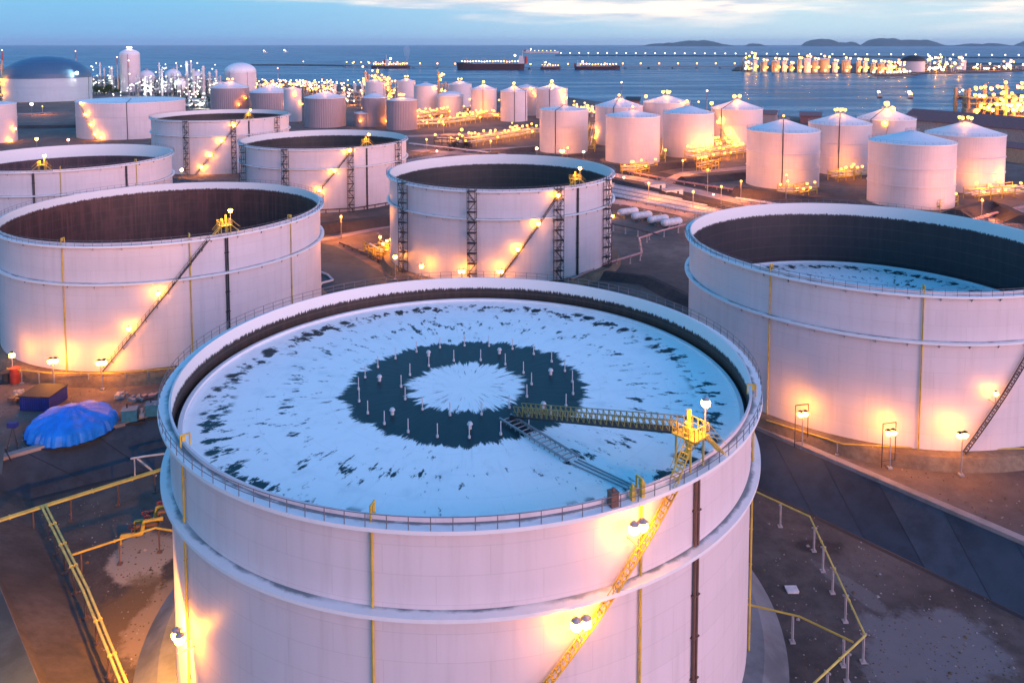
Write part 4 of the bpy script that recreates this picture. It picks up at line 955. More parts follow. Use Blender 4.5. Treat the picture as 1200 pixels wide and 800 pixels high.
rs = random.Random(5); st = MB(); OCT = [(1,0,0),(0,1,0),(-1,0,0),(0,-1,0),(0,0,1)]
for k in range(5200):
    if k < 3000:
        px = rs.choice((rs.uniform(-20, 200), rs.uniform(890, 1230))); py = rs.uniform(585, 830); z = PZ; p = at(px, py, z)
        if hypot(p.x-A0.x, p.y-A0.y) < AR+3.8 or p.y < 40: continue
        if not all(((pit_bot[(i+1) % 4]-pit_bot[i]).cross(p-pit_bot[i])).z < 0 for i in range(4)): continue
    else:
        px = rs.choice((rs.uniform(-10, 200), rs.uniform(900, 1230))); py = rs.uniform(440, 690); z = GZ; p = at(px, py, z)
        if all(((pit_top[(i+1) % 4]-pit_top[i]).cross(p-pit_top[i])).z < 0 for i in range(4)): continue
        if any(hypot(p.x-c[0], p.y-c[1]) < c[2]+2 for c in ((-79.4, 183.6, 34.9), (69.9, 154.0, 35.4))): continue
    r_ = rs.uniform(.05, .17)*(2.2 if rs.random() < .03 else 1); an = rs.random()*6.28
    st.add([(p.x+r_*(x*cos(an)-y*sin(an))*rs.uniform(.7, 1.3), p.y+r_*(x*sin(an)+y*cos(an)), z+r_*.8*zz-.01) for x, y, zz in OCT], [(0, 1, 4), (1, 2, 4), (2, 3, 4), (3, 0, 4)], 1 if rs.random() < .25 else 0)
tag(st.build('loose_stones', [M['dry'], M['kerb']]), kind='stuff')
# ------------------------------------------------------------------ the yard with the tarpaulin
def tarp_dome():
    p0 = at(86, 523, GZ); p = V((p0.x, p0.y, GZ))*(1+6.8/hypot(p0.x, p0.y)); p.z = GZ; T = thing('tarpaulin_heap', 'big round heap under a bright blue tarpaulin with a pleated skirt', 'tarpaulin heap', p)
    b = MB(); rnd = random.Random(4); n = 96; rings = [(0.01, 3.7), (.9, 3.65), (2.6, 3.25), (4.4, 2.75), (5.9, 2.25), (6.6, 1.75), (6.95, 1.0), (7.15, .05)]; vs = []
    for r, z in rings:
        for i in range(n):
            a = 2*pi*i/n; pl = cos(a*12)*.11*(r/7)+.12*sin(a*5+1)*(r/7); sk = (1 if z < 1.8 else 0)*.30*sin(a*30+sin(a*7)*2)
            k = 1+pl*.10+sk*.10
            vs.append((r*k*.96*cos(a), r*k*.95*sin(a), z+pl*1.1*(1 if z > 1 else .2)+(.04*rnd.random() if z > .3 else 0)))
    m = len(rings); b.add(vs, [(j*n+i, j*n+(i+1) % n, (j+1)*n+(i+1) % n, (j+1)*n+i) for j in range(m-1) for i in range(n)], 0, False)
    b.build('tarpaulin', M['tarp'], T)
    c = MB()
    for k in range(12): a = 2*pi*k/12; c.path([pol(.6, a, 3.74), pol(2.5, a, 3.42), pol(4.3, a, 2.92), pol(5.7, a, 2.42)], .04, 4)
    c.build('rope', M['tarp'], T); s = MB(); s.lathe([(7.1, 0), (7.1, .2), (6.8, .2)], 48); s.build('base_ring', M['black'], T)
tarp_dome()
p0 = at(50, 481, GZ); T = thing('container', 'dark blue container with a black flat top behind the blue tarpaulin heap', 'container', V((p0.x-1.0, p0.y+2.2, GZ)), rz=-.06)
b = MB(); b.box((0, 0, .15), (5.4, 5.2, 2.4), base=True); b.build('body', M['cont'], T)
b = MB(); b.box((0, 0, 2.55), (5.7, 5.5, .22), base=True); b.build('lid', M['black'], T)
b = MB()
for i in range(14): b.box((-2.64+.406*i, -2.62, .2), (.12, .07, 2.25), base=True)
b.build('rib', M['cont'], T)
b = MB()
for x in (-2.3, 2.3):
    for y in (-2, 2): b.box((x, y, 0), (.4, .4, .15), base=True)
b.build('foot', M['black'], T)
for px, py, lab, w, mt in ((150, 499, 'teal pump skid just right of the blue tarpaulin heap', 4.0, 'teal'), (179, 492, 'teal generator set touching the rim of the nearest tank', 4.6, 'teal')):
    p = at(px, py, GZ); T = thing('pump_skid', lab, 'machine', V((p.x, p.y+1.5, GZ)), rz=.28)
    b = MB(); b.box((0, 0, 0), (w, 2.4, .35), base=True); b.build('skid', M['black'], T)
    b = MB(); b.box((-.3, 0, .4), (w*.6, 1.9, 1.9), base=True); b.box((-.3, 0, 2.3), (w*.64, 2.0, .12), base=True); b.build('housing', M[mt], T)
    b = MB(); b.bar((w*.3, 0, .9), (w*.5, 0, .9), .5, 12); b.bar((w*.38, 0, .9), (w*.38, 0, 2.2), .2, 8); b.build('pump', M['steel_grey'], T)
    b = MB(); b.bar((-w*.2, .4, 2.4), (-w*.2, .4, 3.1), .12, 8); b.build('exhaust', M['steel_dark'], T)
p = at(18, 448, GZ); T = thing('drum', 'red-orange drum beside dark gear at the left picture edge', 'drum', p)
b = MB(); b.lathe([(.01, 0), (.9, 0), (.9, .9), (.95, .95), (.9, 1.0), (.9, 1.9), (.95, 1.95), (.9, 2.0), (.9, 2.9), (.01, 2.9)], 20); b.build('body', M['red'], T)
p = at(8, 447, GZ); T = thing('spool', 'dark cable spool lying beside the red-orange drum', 'spool', p)
for z in (0, 1.9): b = MB(); b.lathe([(.01, z), (1.4, z), (1.4, z+.2), (.01, z+.2)], 20); b.build('flange', M['black'], T)
b = MB(); b.lathe([(.8, .2), (.8, 1.9)], 16); b.build('core', M['steel_dark'], T)
p = at(16, 525, GZ); T = thing('tripod_stand', 'thin dark stand with a small blue box, left of the blue tarpaulin heap', 'stand', p)
for x, y in ((-.8, -.5), (.9, -.4), (.1, .9)): b = MB(); b.bar((x, y, 0), (0, 0, 3.6), .07, 6); b.build('leg', M['steel_dark'], T)
b = MB(); b.box((0, 0, 3.5), (1.4, .8, .8), base=True); b.build('box', M['cont'], T)
p = at(0, 545, GZ); T = thing('panel', 'dark grey board leaning at the left picture edge above the concrete slope', 'board', p)
b = MB(); b.add([(-2, -2, .02), (1.8, -2.5, .02), (.6, .2, 3.0), (-2.6, .6, 3.0), (-2, -1.9, -.0), (1.8, -2.4, 0), (.7, .3, 2.95), (-2.5, .7, 2.95)], [(0, 1, 2, 3), (7, 6, 5, 4), (0, 4, 5, 1), (1, 5, 6, 2), (2, 6, 7, 3), (3, 7, 4, 0)]); b.build('board', M['asphalt'], T)
b = MB(); b.bar((-2.3, .9, 0), (-2.3, .5, 2.6), .08, 4); b.bar((1, 1.2, 0), (.7, .2, 2.6), .08, 4); b.build('strut', M['steel_dark'], T)
p = at(928, 692, PZ); b = MB(); b.box((0, 0, .02), (1.4, 1.1, .25), base=True); b.box((0, 0, .27), (1.5, 1.2, .05), base=True); tag(b.build('inspection_slab', M['pale'], None, p), 'small white slab lying on the dark soil right of the nearest tank', 'slab')
for i, (px, py) in enumerate(((17, 470), (22, 462), (140, 466), (160, 470), (176, 465), (30, 470))):
    p = at(px, py, GZ); b = MB(); rnd = random.Random(i)
    for k in range(5): b.box((rnd.uniform(-1, 1), rnd.uniform(-1, 1), k*.12), (rnd.uniform(.5, 1.8), rnd.uniform(.3, .9), .12+rnd.random()*.5), rnd.random()*3, base=True)
    lab = ['loose crates nearest the left picture edge, behind the thin dark stand', 'loose crates beside the foot of the first grey rail post', 'loose crates behind the teal pump skid', 'loose crates between the pump skid and the generator set', 'loose crates behind the teal generator set', 'loose crates left of the dark blue container'][i]
    tag(b.build('crate_pile', M[('brown_pipe', 'post', 'post', 'steel_grey', 'pink_pipe', 'brown_pipe')[i]], None, p), lab, 'crates', 'loose crates in the yard')

# ------------------------------------------------------------------ free-standing floodlights
def floodlight(label, px, py, Zb, h_over=None, r=.44, mat='lampN', gate=False, group='floodlights at the tank feet', cyl=None, twin=True):
    if cyl: a, z = oncyl(px, py, *cyl); P = V((cyl[0]+cyl[2]*cos(a), cyl[1]+cyl[2]*sin(a), z))
    else: P = h_over
    h = P.z-Zb; T = thing('floodlight', label, 'floodlight', (P.x, P.y, Zb), group); u = V((.97, .22, 0))
    b = MB(); b.bar((0, 0, 0), (0, 0, h-r), .10, 8); b.box((0, 0, 0), (.7, .7, .25), base=True); b.bar(-u*.55+V((0, 0, h-r)), u*.55+V((0, 0, h-r)), .07, 6); b.build('post', M['steel_grey'], T)
    for s in ((-.45, .45) if twin else (0,)):
        c = MB(); q = u*s+V((0, 0, h)); c.bar(q+V((0, 0, r*.95)), q+V((0, 0, r*1.5)), r*1.05, 12, 0, r*.35); hd = c.build('lamp_head', M['steel_dark'], T)
        g = MB(); g.ball(q, r, 0, 2); g.build('bulb', M[mat], hd)
    if gate:
        c = MB()
        for s in (-1.15, 1.15): c.bar(u*s+V((0, .5, 0)), u*s+V((0, .5, h+1.3)), .08, 4)
        c.bar(u*-1.15+V((0, .5, h+1.3)), u*1.15+V((0, .5, h+1.3)), .08, 4); c.bar(u*-1.15+V((0, .5, 1.0)), u*1.15+V((0, .5, 1.0)), .06, 4); c.build('frame', M['steel_dark'], T)
    return T
RB, RC, RD = 34.9-.95+3.6, 35.4-.95+3.4, 34.2-.95+3.4
CB, CC, CD = (-79.4, 183.6, RB), (69.9, 154.0, RC), (-3.3, 239.4, RD)
floodlight('twin floodlight at the tank foot beside the sloping stair start, above the blue tarpaulin heap', 119, 425, GZ, cyl=CB, r=.5)
floodlight('twin floodlight at the tank foot above the dark blue container', 62, 423, GZ, cyl=CB, r=.5)
floodlight('floodlight at the tank foot nearest the left picture edge', 14, 416, GZ, cyl=CB, twin=False, r=.5)
floodlight('framed floodlight at the end of the sloping concrete wall, beside the nearest tank rim', 941, 485, GZ, cyl=CC, gate=True)
floodlight('framed floodlight in the middle of the row before the concrete wall', 1044, 507, GZ, cyl=CC, gate=True)
floodlight('unframed floodlight at the start of the right-hand stair', 1128, 510, GZ, cyl=CC)
floodlight('floodlight at the left foot of the lattice-towered tank', 463, 301, GZ, cyl=CD, twin=False, r=.5)
floodlight('floodlight between two lattice towers, left of the middle one', 494, 312, GZ, cyl=CD, twin=False, r=.55)
floodlight('floodlight beside the middle lattice tower', 541, 318, GZ, cyl=CD, r=.42)
floodlight('floodlight at the foot of the lamp-lit stair of the lattice-towered tank', 586, 318, GZ, cyl=CD, r=.42)
floodlight('floodlight among yellow pipes beside the teal paved yard', 443, 277, GZ, h_over=at_y(443, 277, 270), r=.55, twin=False)
floodlight('floodlight left of the lit stair of the farthest open tank', 213, 198, GZ, h_over=at_y(213, 199, 380), r=.7, twin=False)
floodlight('floodlight by the white horizontal vessels', 727, 242, GZ, h_over=at_y(727, 243, 318), r=.6, twin=False)
floodlight('yellow-shaded floodlight at the right foot of the lattice-towered tank', 718, 252, GZ, h_over=at_y(718, 253, 296), r=.45, twin=False)
floodlight('lone floodlight behind the ladder end of the pale left-hand open tank', 43, 163, GZ, h_over=at_y(43, 163, 470), r=.8, twin=False)
floodlight('lone reddish floodlight on the dark ground before the low pinkish tank', 80, 164, GZ, h_over=at_y(80, 164, 450), r=.7, twin=False, mat='lampP')
floodlight('reddish floodlight at the foot of the tank that stands alone, left side', 629, 174, GZ, h_over=at_y(629, 174, 468), r=.9, twin=False, mat='lampP')
floodlight('amber floodlight before the tank that stands alone', 659, 177, GZ, h_over=at_y(659, 177, 452), r=.8)
floodlight('amber floodlight at the right foot of the tank that stands alone', 684, 178, GZ, h_over=at_y(684, 178, 450), r=.7, twin=False, mat='lampP')
floodlight('floodlight at the foot of the lavender hooped tank', 1033, 229, GZ, h_over=at_y(1033, 230, 322), r=.55, twin=False, mat='lampP')
floodlight('low floodlight glowing in front of the blue dome tank', 37, 121, GZ, h_over=at_y(37, 122, 720), r=1.4, twin=False, mat='lampP')
floodlight('small orange floodlight at the road end between pink roads', 691, 212, GZ, h_over=at_y(731, 208, 378), r=.5, twin=False, mat='lampP')
floodlight('reddish floodlight on the pink road beyond the pipe bundle', 836, 228, GZ, h_over=at_y(836, 228, 340), r=.45, twin=False, mat='lampP')
floodlight('tall orange floodlight at the junction of the yellow pipe racks', 541, 150, GZ, h_over=at_y(541, 152, 540), r=1.0, twin=False, mat='lampF')
floodlight('small reddish floodlight left of the parked dark machines', 512, 176, GZ, h_over=at_y(512, 177, 470), r=.6, twin=False, mat='lampP')

# street lamps on tall posts
def streetlamp(label, px, py, yb, r=.5, mat='lampF', group='tall yard lamps'):
    b = at(px, yb, GZ); t = at_y(px, py, b.y); o = inst('street_lamp', lampmesh(t.z-GZ-r, r, mat, 1, .12), None, b); return tag(o, label, 'lamp post', group)
streetlamp('tall lamp post beside the road bend right of the pipe bundle', 829, 199, 227)
streetlamp('tall lamp post against the shell of the lavender hooped tank', 921, 205, 236, .4)

for k, (px, yb) in enumerate(((742, 207), (800, 206), (845, 240), (868, 233), (760, 236), (812, 247), (500, 178), (575, 180), (665, 189), (600, 156), (520, 158), (400, 280), (1150, 258), (50, 134))):
    b0 = at(px, yb, GZ); o = inst('street_lamp', lampmesh(7.0, .42, 'lampF', 1, .12), None, b0); tag(o, 'tall sodium lamp post beside one of the yard roads', 'lamp post', 'road lamps'); wash_light(o, V((.6, -.8, 8.6)), 4500)
# ------------------------------------------------------------------ sheds and small far things
def shed(label, px, yb, w, l, h, rise, rz, wall='wallpink', roof='brickred', name='shed', cat='shed'):
    p = at(px, yb, GZ); T = thing(name, label, cat, p, rz=rz)
    b = MB(); x, y = w/2, l/2
    b.add([(-x, -y, 0), (x, -y, 0), (x, -y, h), (0, -y, h+rise), (-x, -y, h), (-x, y, 0), (x, y, 0), (x, y, h), (0, y, h+rise), (-x, y, h)],
          [(0, 1, 2, 3, 4), (9, 8, 7, 6, 5), (1, 6, 7, 2), (5, 0, 4, 9)]); b.build('wall', M[wall], T)
    r = MB(); t = .35
    for s in (-1, 1):
        a = [(s*(x+.8), -y-.8, h-.35+.2), (0, -y-.8, h+rise+.2), (0, y+.8, h+rise+.2), (s*(x+.8), y+.8, h-.35+.2)]
        q = [(i, j, k+t) for i, j, k in a]; r.add(a+q, [(0, 1, 2, 3), (7, 6, 5, 4), (0, 4, 5, 1), (1, 5, 6, 2), (2, 6, 7, 3), (3, 7, 4, 0)])
    r.build('roof', M[roof], T)
    d = MB(); d.box((0, -y-.06, 0), (w*.12, .1, h*.9), base=True); d.build('door', M['steel_grey'], T)
    wn = MB()
    for k in range(5): wn.box((x+.05, -y+l*(k+.5)/5, h*.45), (.1, l*.09, h*.3), base=True)
    wn.build('window', M['steel_dark'], T)
    return T
shed('long shed with a reddish roof by the right-hand shore, gable towards the quay', 1176, 177, 24, 120, 15, 6, .50)
shed('low brown-roofed shed by the water behind the tank with the lit stair', 897, 142, 30, 18, 7, 2, 1.2)
shed('low dark shed by the water between two lamp-topped tanks', 950, 143, 26, 16, 6, 2, 1.2, 'brickred')
shed('low dark shed on the shore behind the cone-roofed tank pair', 742, 124, 40, 14, 7, 2, 1.4, 'brickred', 'black')
p = at(1083, 150, GZ); T = thing('brick_block', 'dark brown block building on the shore between two cone roofs', 'building', p, rz=.3)
b = MB(); b.box((0, 0, 0), (14, 12, 9.5), base=True); b.build('wall', M['brickred'], T); b = MB(); b.box((0, 0, 9.5), (14.6, 12.6, .6), base=True); b.build('roof', M['black'], T)
b = MB()
for k in range(5): b.box((-5.2+2.6*k, -6.05, 3), (1.3, .1, 3.2), base=True)
b.build('window', M['black'], T)
shed('yellow-lit open shed at the right picture edge below the quay', 1196, 190, 12, 20, 8, 2, .4, 'orange_tank', 'brickred')
for i, (px, py, lab) in enumerate(((532, 173, 'dark parked machine at the left of the three by the long pipe rack'), (540, 174, 'dark parked machine in the middle of the three by the long pipe rack'), (548, 173, 'dark parked machine at the right of the three by the long pipe rack'), (619, 155, 'dark truck parked beyond the long pipe rack'))):
    p = at(px, py, GZ); T = thing('truck', lab, 'truck', p, 'dark trucks by the pipe racks', rz=.3+i)
    b = MB(); b.box((.8, 0, 1.0), (4.6, 2.3, 2.4), base=True); b.build('cargo_box', M['black'], T); b = MB(); b.box((-2.6, 0, .8), (1.8, 2.2, 2.0), base=True); b.build('cab', M['steel_dark'], T)
    for x in (-2.4, .2, 2.2):
        for s in (-1, 1): w = MB(); w.bar((x, s*.8, .5), (x, s*1.15, .5), .5, 12); w.build('wheel', M['black'], T)

# trees of the refinery
rnd = random.Random(11)
def tree_mesh(seed, h):
    r = random.Random(seed); t = MB(); t.bar((0, 0, 0), (0, 0, h*.5), h*.035, 6, 0, h*.02)
    for k in range(4): a = r.random()*6.28; t.bar((0, 0, h*.35+h*.05*k), (cos(a)*h*.2, sin(a)*h*.2, h*(.6+.05*k)), h*.015, 4)
    c = MB()
    for k in range(420):
        while True:
            x, y, z = (r.uniform(-1, 1) for _ in range(3))
            if x*x+y*y+z*z < 1 and r.random() < .35+(x*x+y*y+z*z): break
        q = V((x*h*.32*(1+.25*sin(5*z+seed)), y*h*.32, h*.62+z*h*.36)); n = V((r.uniform(-1, 1), r.uniform(-1, 1), r.uniform(.0, 1))).normalized(); u = n.orthogonal().normalized(); w = n.cross(u); s = h*.05*r.uniform(.6, 1.3)
        c.add([q+u*s, q+w*s*.7, q-u*s, q-w*s*.7], [(0, 1, 2, 3)])
    return t.mesh('trunk', M['bark']), c.mesh('crown', M['leaf'])
TM = [tree_mesh(i, 9) for i in range(3)]
for k in range(16):
    px, yb = ((113+k*3.2, 110+rnd.random()*3) if k < 9 else (186+(k-9)*9.5, 122+rnd.random()*3))
    p = at(px, yb, GZ); T = thing('tree', 'small dark tree among the refinery lamps', 'tree', p, 'small trees among the refinery lamps', rz=rnd.random()*6); s = rnd.uniform(.8, 1.5); T.scale = (s, s, s)
    m = TM[k % 3]; inst('trunk', m[0], T); inst('crown', m[1], T)

# tall red-white masts
for px, yt, yb, lab in ((326, 81, 108, 'thin red-tipped mast behind the middle ribbed mauve tank'), (90, 61, 100, 'thin reddish stack behind the right shoulder of the blue dome'), (138.5, 68, 108, 'orange-lit slim stack touching the left side of the tall silo'), (152, 72, 112, 'slim pinkish mast in front of the tall silo'), (5, 60, 118, 'reddish stack at the left picture edge'),
                        (728, 98, 140, 'thin pale mast behind the cone-roofed tank pair'), (828, 108, 150, 'thin pale lamp mast beside the tank with the lit stair')):
    b0 = at(px, yb, GZ); t = at_y(px, yt, b0.y); T = thing('mast', lab, 'mast', b0); h = t.z-GZ; r = .9 if yt in (61, 68, 60) else .45
    b = MB(); b.bar((0, 0, 0), (0, 0, h*.8), r, 10, 0, r*.8); b.build('pole', M['post' if px != 138.5 else 'orange_tank'], T)
    b = MB(); b.bar((0, 0, h*.8), (0, 0, h), r*.8, 10, 0, r*.6); b.build('tip', M['red'], T)
    inst('lamp', lampmesh(.3, .7, 'lampP'), T, (0, 0, h))

# ------------------------------------------------------------------ quay on the right with its lit ship loader
SZ = -3.2
process_unit('blazing orange loading quay jutting into the harbour on the right', 1160, 134, 66, 98, 12, 64, mats=('lampM', 'lampF', 'lampF'), seed=33, group='terminal process units', lr=1.5, col='orange_tank', depth=36, steel='yellow')
process_unit('small orange-lit landing stage between the quay and the red shed', 1141, 140, 12, 128, 2, 8, mats=('lampF',), seed=35, group='terminal process units', lr=1.1, col='orange_tank', steel='yellow')
def ship(label, px, yw, lpx, hh=7, sup=.86, bridge=16, nl=10, mats=('lampW', 'lampF'), hull='hull', beam=None, rz=0.0, deckh=0, group=None, lr=1.2, cranes=0):
    c = at(px, yw, SZ); L = lpx*c.y/F; B = beam or L*.15; T = thing('ship', label, 'ship', c, group, rz)
    st = [(-.5, .72), (-.44, .95), (-.2, 1), (.25, 1), (.40, .75), (.47, .35), (.5, .02)]; b = MB(); vs = []
    for x, w in st: z1 = hh*(1.18 if x > .3 else 1.0); vs += [(x*L*.97, -w*B/2*.8, -1), (x*L, -w*B/2, z1), (x*L, w*B/2, z1), (x*L*.97, w*B/2*.8, -1)]
    n = len(st); b.add(vs, [(4*i+k, 4*i+4+k, 4*i+5+k, 4*i+1+k) for i in range(n-1) for k in range(3)]+[(0, 1, 2, 3), (4*n-1, 4*n-2, 4*n-3, 4*n-4)]); b.build('hull', M[hull], T)
    s = MB(); x0 = -.5*L+L*(1-sup)*.9; w = L*.09
    for k in range(4): s.box((x0, 0, hh+bridge*k/4), (w*(1-.12*k), B*(.9-.08*k), bridge/4*.94), base=True)
    s.bar((x0-w*.2, 0, hh+bridge), (x0-w*.2, 0, hh+bridge*1.7), .4, 6); s.build('superstructure', M['shipwhite'], T)
    f = MB(); f.bar((x0-w*.8, 0, hh), (x0-w*.8, 0, hh+bridge*.9), w*.25, 12); f.build('funnel', M['red'], T)
    d = MB(); d.box((L*.08, 0, hh*.98), (L*.66, B*.35, 1.2+deckh), base=True)
    for k in range(3+cranes): x = L*(-.2+.55*k/(2+cranes)); d.bar((x, 0, hh), (x, 0, hh+bridge*.75), .5, 6); d.bar((x, 0, hh+bridge*.6), (x+L*.06, 0, hh+bridge*.8), .35, 5)
    d.build('deck_gear', M['orange_tank'], T)
    r = random.Random(int(px))
    for k in range(nl): inst('lamp', lampmesh(2.0, lr, r.choice(mats)), T, (L*(-.46+.9*(k+.5)/nl), 0, hh+1+r.random()*2))
    inst('lamp', lampmesh(2, lr*1.8, mats[0]), T, (x0+w, 0, hh+bridge*.8)); return T
ship('long dark-hulled tanker with white deck lights, moored left of the harbour entrance', 575, 82, 80, hh=16, bridge=20, nl=22, sup=.94, lr=1.7, rz=pi)
ship('small lit ship with a steaming funnel, moored behind the white terminal tanks', 458, 80.5, 46, hh=7, bridge=18, nl=16, sup=.55, lr=1.9)
ship('low dark barge with two dazzling white lights at the long jetty', 700, 82, 54, hh=9, bridge=9, nl=14, sup=.9, lr=1.6, cranes=2)
ship('far pale ship lying off the tanker on the open sea', 634, 62.5, 42, hh=12, bridge=14, nl=8, hull='shipwhite', lr=2.6)
ship('short dark coaster beside the right end of the tanker', 645, 82, 24, hh=7, bridge=10, nl=7, sup=.8, lr=1.4)
GB = 'small boats on the harbour'
ship('small dark boat crossing the harbour, left one of the pair', 1031, 115, 6, hh=1.5, bridge=3, nl=1, lr=.9, group=GB)
ship('small lit boat crossing the harbour, right one of the pair', 1067, 116, 6, hh=1.5, bridge=3, nl=2, lr=1.2, group=GB)
ship('distant white boat far out on the left sea, left one of the pair', 311, 62, 6, hh=4, bridge=8, nl=1, hull='shipwhite', lr=2.5, group='distant boats')
ship('distant white boat far out on the left sea, right one of the pair', 335, 61.5, 6, hh=4, bridge=8, nl=1, hull='shipwhite', lr=3, group='distant boats')
ship('dark boat moored at the tip of the blazing quay', 1124, 116, 12, hh=4, bridge=4, nl=1, lr=.8, rz=2.6)
def jetty(label, pts, w, zt, nl, mat='lampF', lr=1.6, poles=7, name='jetty', rock=False, lamps=None):
    P = [at(x, y, SZ) for x, y in pts]; O = P[0]; T = thing(name, label, name, O); b = MB(); pl = MB()
    for a, c in zip(P, P[1:]):
        a = a-O; c = c-O; d = c-a; s = V((-d.y, d.x, 0)).normalized()
        if rock: b.add([a+s*w, a+s*w*.3+V((0, 0, zt)), a-s*w*.3+V((0, 0, zt)), a-s*w, c+s*w, c+s*w*.3+V((0, 0, zt)), c-s*w*.3+V((0, 0, zt)), c-s*w], [(0, 1, 5, 4), (1, 2, 6, 5), (2, 3, 7, 6), (0, 3, 2, 1), (4, 5, 6, 7)])
        else:
            m = (a+c)/2; b.box((m.x, m.y, zt-1.4), (d.length, w, 1.4), atan2(d.y, d.x), base=True)
            n = max(2, int(d.length/60))
            for i in range(n+1):
                for e in (-.4, .4): q = a+d*i/n+s*w*e; pl = MB(); pl.bar(q+V((0, 0, -2)), q+V((0, 0, zt-1.2)), .9, 6); pl.build('pile', M['rock'], T)
    b.build('mound' if rock else 'deck', M['rock' if rock else 'apron'], T)
    L = sum((c-a).length for a, c in zip(P, P[1:]))
    for i in range(nl):
        t = (i+.5)/nl*L if lamps is None else lamps[i]*L
        for a, c in zip(P, P[1:]):
            l = (c-a).length
            if t <= l+.01: break
            t -= l
        q = a+(c-a)*(t/l)-O; inst('lamp', lampmesh(poles, lr, mat), T, q+V((0, 0, zt-.1)))
    return T
jetty('long low jetty with evenly spaced orange lamps across the harbour', [(404, 79.6), (540, 81), (620, 81.5), (760, 80.5), (872, 80.5)], 14, 5, 22, lr=2.0)
jetty('thin jetty strung with pale lamps left of the moored lit ship', [(402, 78), (470, 78)], 10, 4, 8, mat='lampA', lr=1.9)
jetty('distant dark breakwater with a row of white lamps', [(652, 65.5), (760, 66), (860, 66.5), (1000, 67.5), (1250, 69)], 40, 6, 46, mat='lampW', lr=3.2, rock=True, name='breakwater')
jetty('dark breakwater low on the left sea behind the refinery', [(290, 77), (350, 77), (408, 78)], 25, 4, 1, lr=1.5, rock=True, name='breakwater')

# ------------------------------------------------------------------ terminal on the far shore
pen = [at(x, y, SZ) for x, y in ((858, 83.5), (960, 85.5), (1020, 86), (1026, 90), (1066, 89.5), (1080, 87), (1140, 86), (1200, 84), (1300, 83), (1300, 76), (1100, 74), (960, 76), (865, 78))]
b = MB(); b.prism([(p.x, p.y) for p in pen][::-1], -5, -.9); tag(b.build('far_shore', M['rock']), kind='structure')
GF = 'round tanks of the far-shore terminal'
fars = [(881, 889, 84.5, 71), (891, 899, 85, 73), (904, 915, 85, 71.5), (916, 922, 85, 72), (925, 931, 85, 73), (934, 941, 85.5, 70.5), (942, 950, 85.5, 70), (951, 959, 85.5, 70), (960, 972, 85.5, 70.5), (975, 983, 85.5, 72), (986, 998, 85.5, 71), (1003, 1010, 85.5, 72), (1011, 1018, 85.5, 72.5), (1020, 1026, 86, 73), (1028, 1036, 86, 73), (1038, 1046, 86, 74)]
names = ['leftmost', 'second from left', 'third from left', 'fourth from left', 'fifth from left', 'sixth from left', 'seventh from left', 'eighth from left', 'ninth from left', 'eighth from right', 'seventh from right', 'sixth from right', 'fifth from right', 'fourth from right', 'third from right', 'rightmost']
for k, (a, c, yb, yt) in enumerate(fars):
    rf_ = random.Random(k*7+1); yt += rf_.choice((-1.2, 0, 0, 1.5, 3)); c += rf_.choice((-1.5, 0, 0, .8))
    cx, cy, R, h = fit(a, c, yb, yt, -1); T = thing('storage_tank', 'orange-lit tank of the far-shore row, %s' % names[k], 'storage tank', (cx, cy, -1), GF)
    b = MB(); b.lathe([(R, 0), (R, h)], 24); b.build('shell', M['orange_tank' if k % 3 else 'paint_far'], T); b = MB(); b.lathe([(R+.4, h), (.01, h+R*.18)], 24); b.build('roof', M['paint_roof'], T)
    me = lampmesh(2, 2.6, 'lampF'); me2 = lampmesh(2, 2.6, 'lampA')
    wash_light(T, (0, -R-9, h*.5), 3000, (1, .40, .07))
    inst('lamp', me2, T, (-R*.3, -R-3, 1)); inst('lamp', me, T, (R*.6, -R-2, h*.3)); inst('lamp', me2, T, (0, 0, h+R*.15)); inst('lamp', me2, T, (R*.8, -R*.5, h))
process_unit('bright tower block of the far-shore terminal, leftmost and tallest there', 876, 84, 13, 63, 3, 22, mats=('lampF', 'lampA', 'lampW'), seed=41, group='far-shore process units', lr=2.4, col='orange_tank', depth=40)
process_unit('white-lit plant of the far-shore terminal beside the black dome', 1100, 84.5, 42, 66, 8, 40, mats=('lampW', 'lampA'), seed=43, group='far-shore process units', lr=2.6, col='shipwhite', depth=60)
process_unit('pinkish-lit low plant between the far-shore tanks and the black dome', 1046, 86, 20, 72, 3, 22, mats=('lampA', 'lampF', 'lampP'), seed=45, group='far-shore process units', lr=2.2, col='orange_tank', depth=40)
process_unit('string of lit sheds right of the white far-shore plant', 1170, 82.5, 76, 72, 4, 34, mats=('lampA', 'lampP', 'lampW'), seed=47, group='far-shore process units', lr=2.4, depth=60)
far_tank('far-shore tank with a black dome roof', 1055, 1084, 84.5, 72, 65, dome=True, roof='black', bands=0, group=GF, Zb=-1, pad=False)
far_tank('pale far-shore tank right of the white-lit plant', 1117, 1132, 82.5, 71, 69.5, bands=0, group=GF, Zb=-1, pad=False)
jetty('row of small white lamps on the short quay before the black dome', [(1019, 91.8), (1040, 92), (1068, 90.5)], 12, 3, 10, mat='lampW', lr=1.8, name='quay')

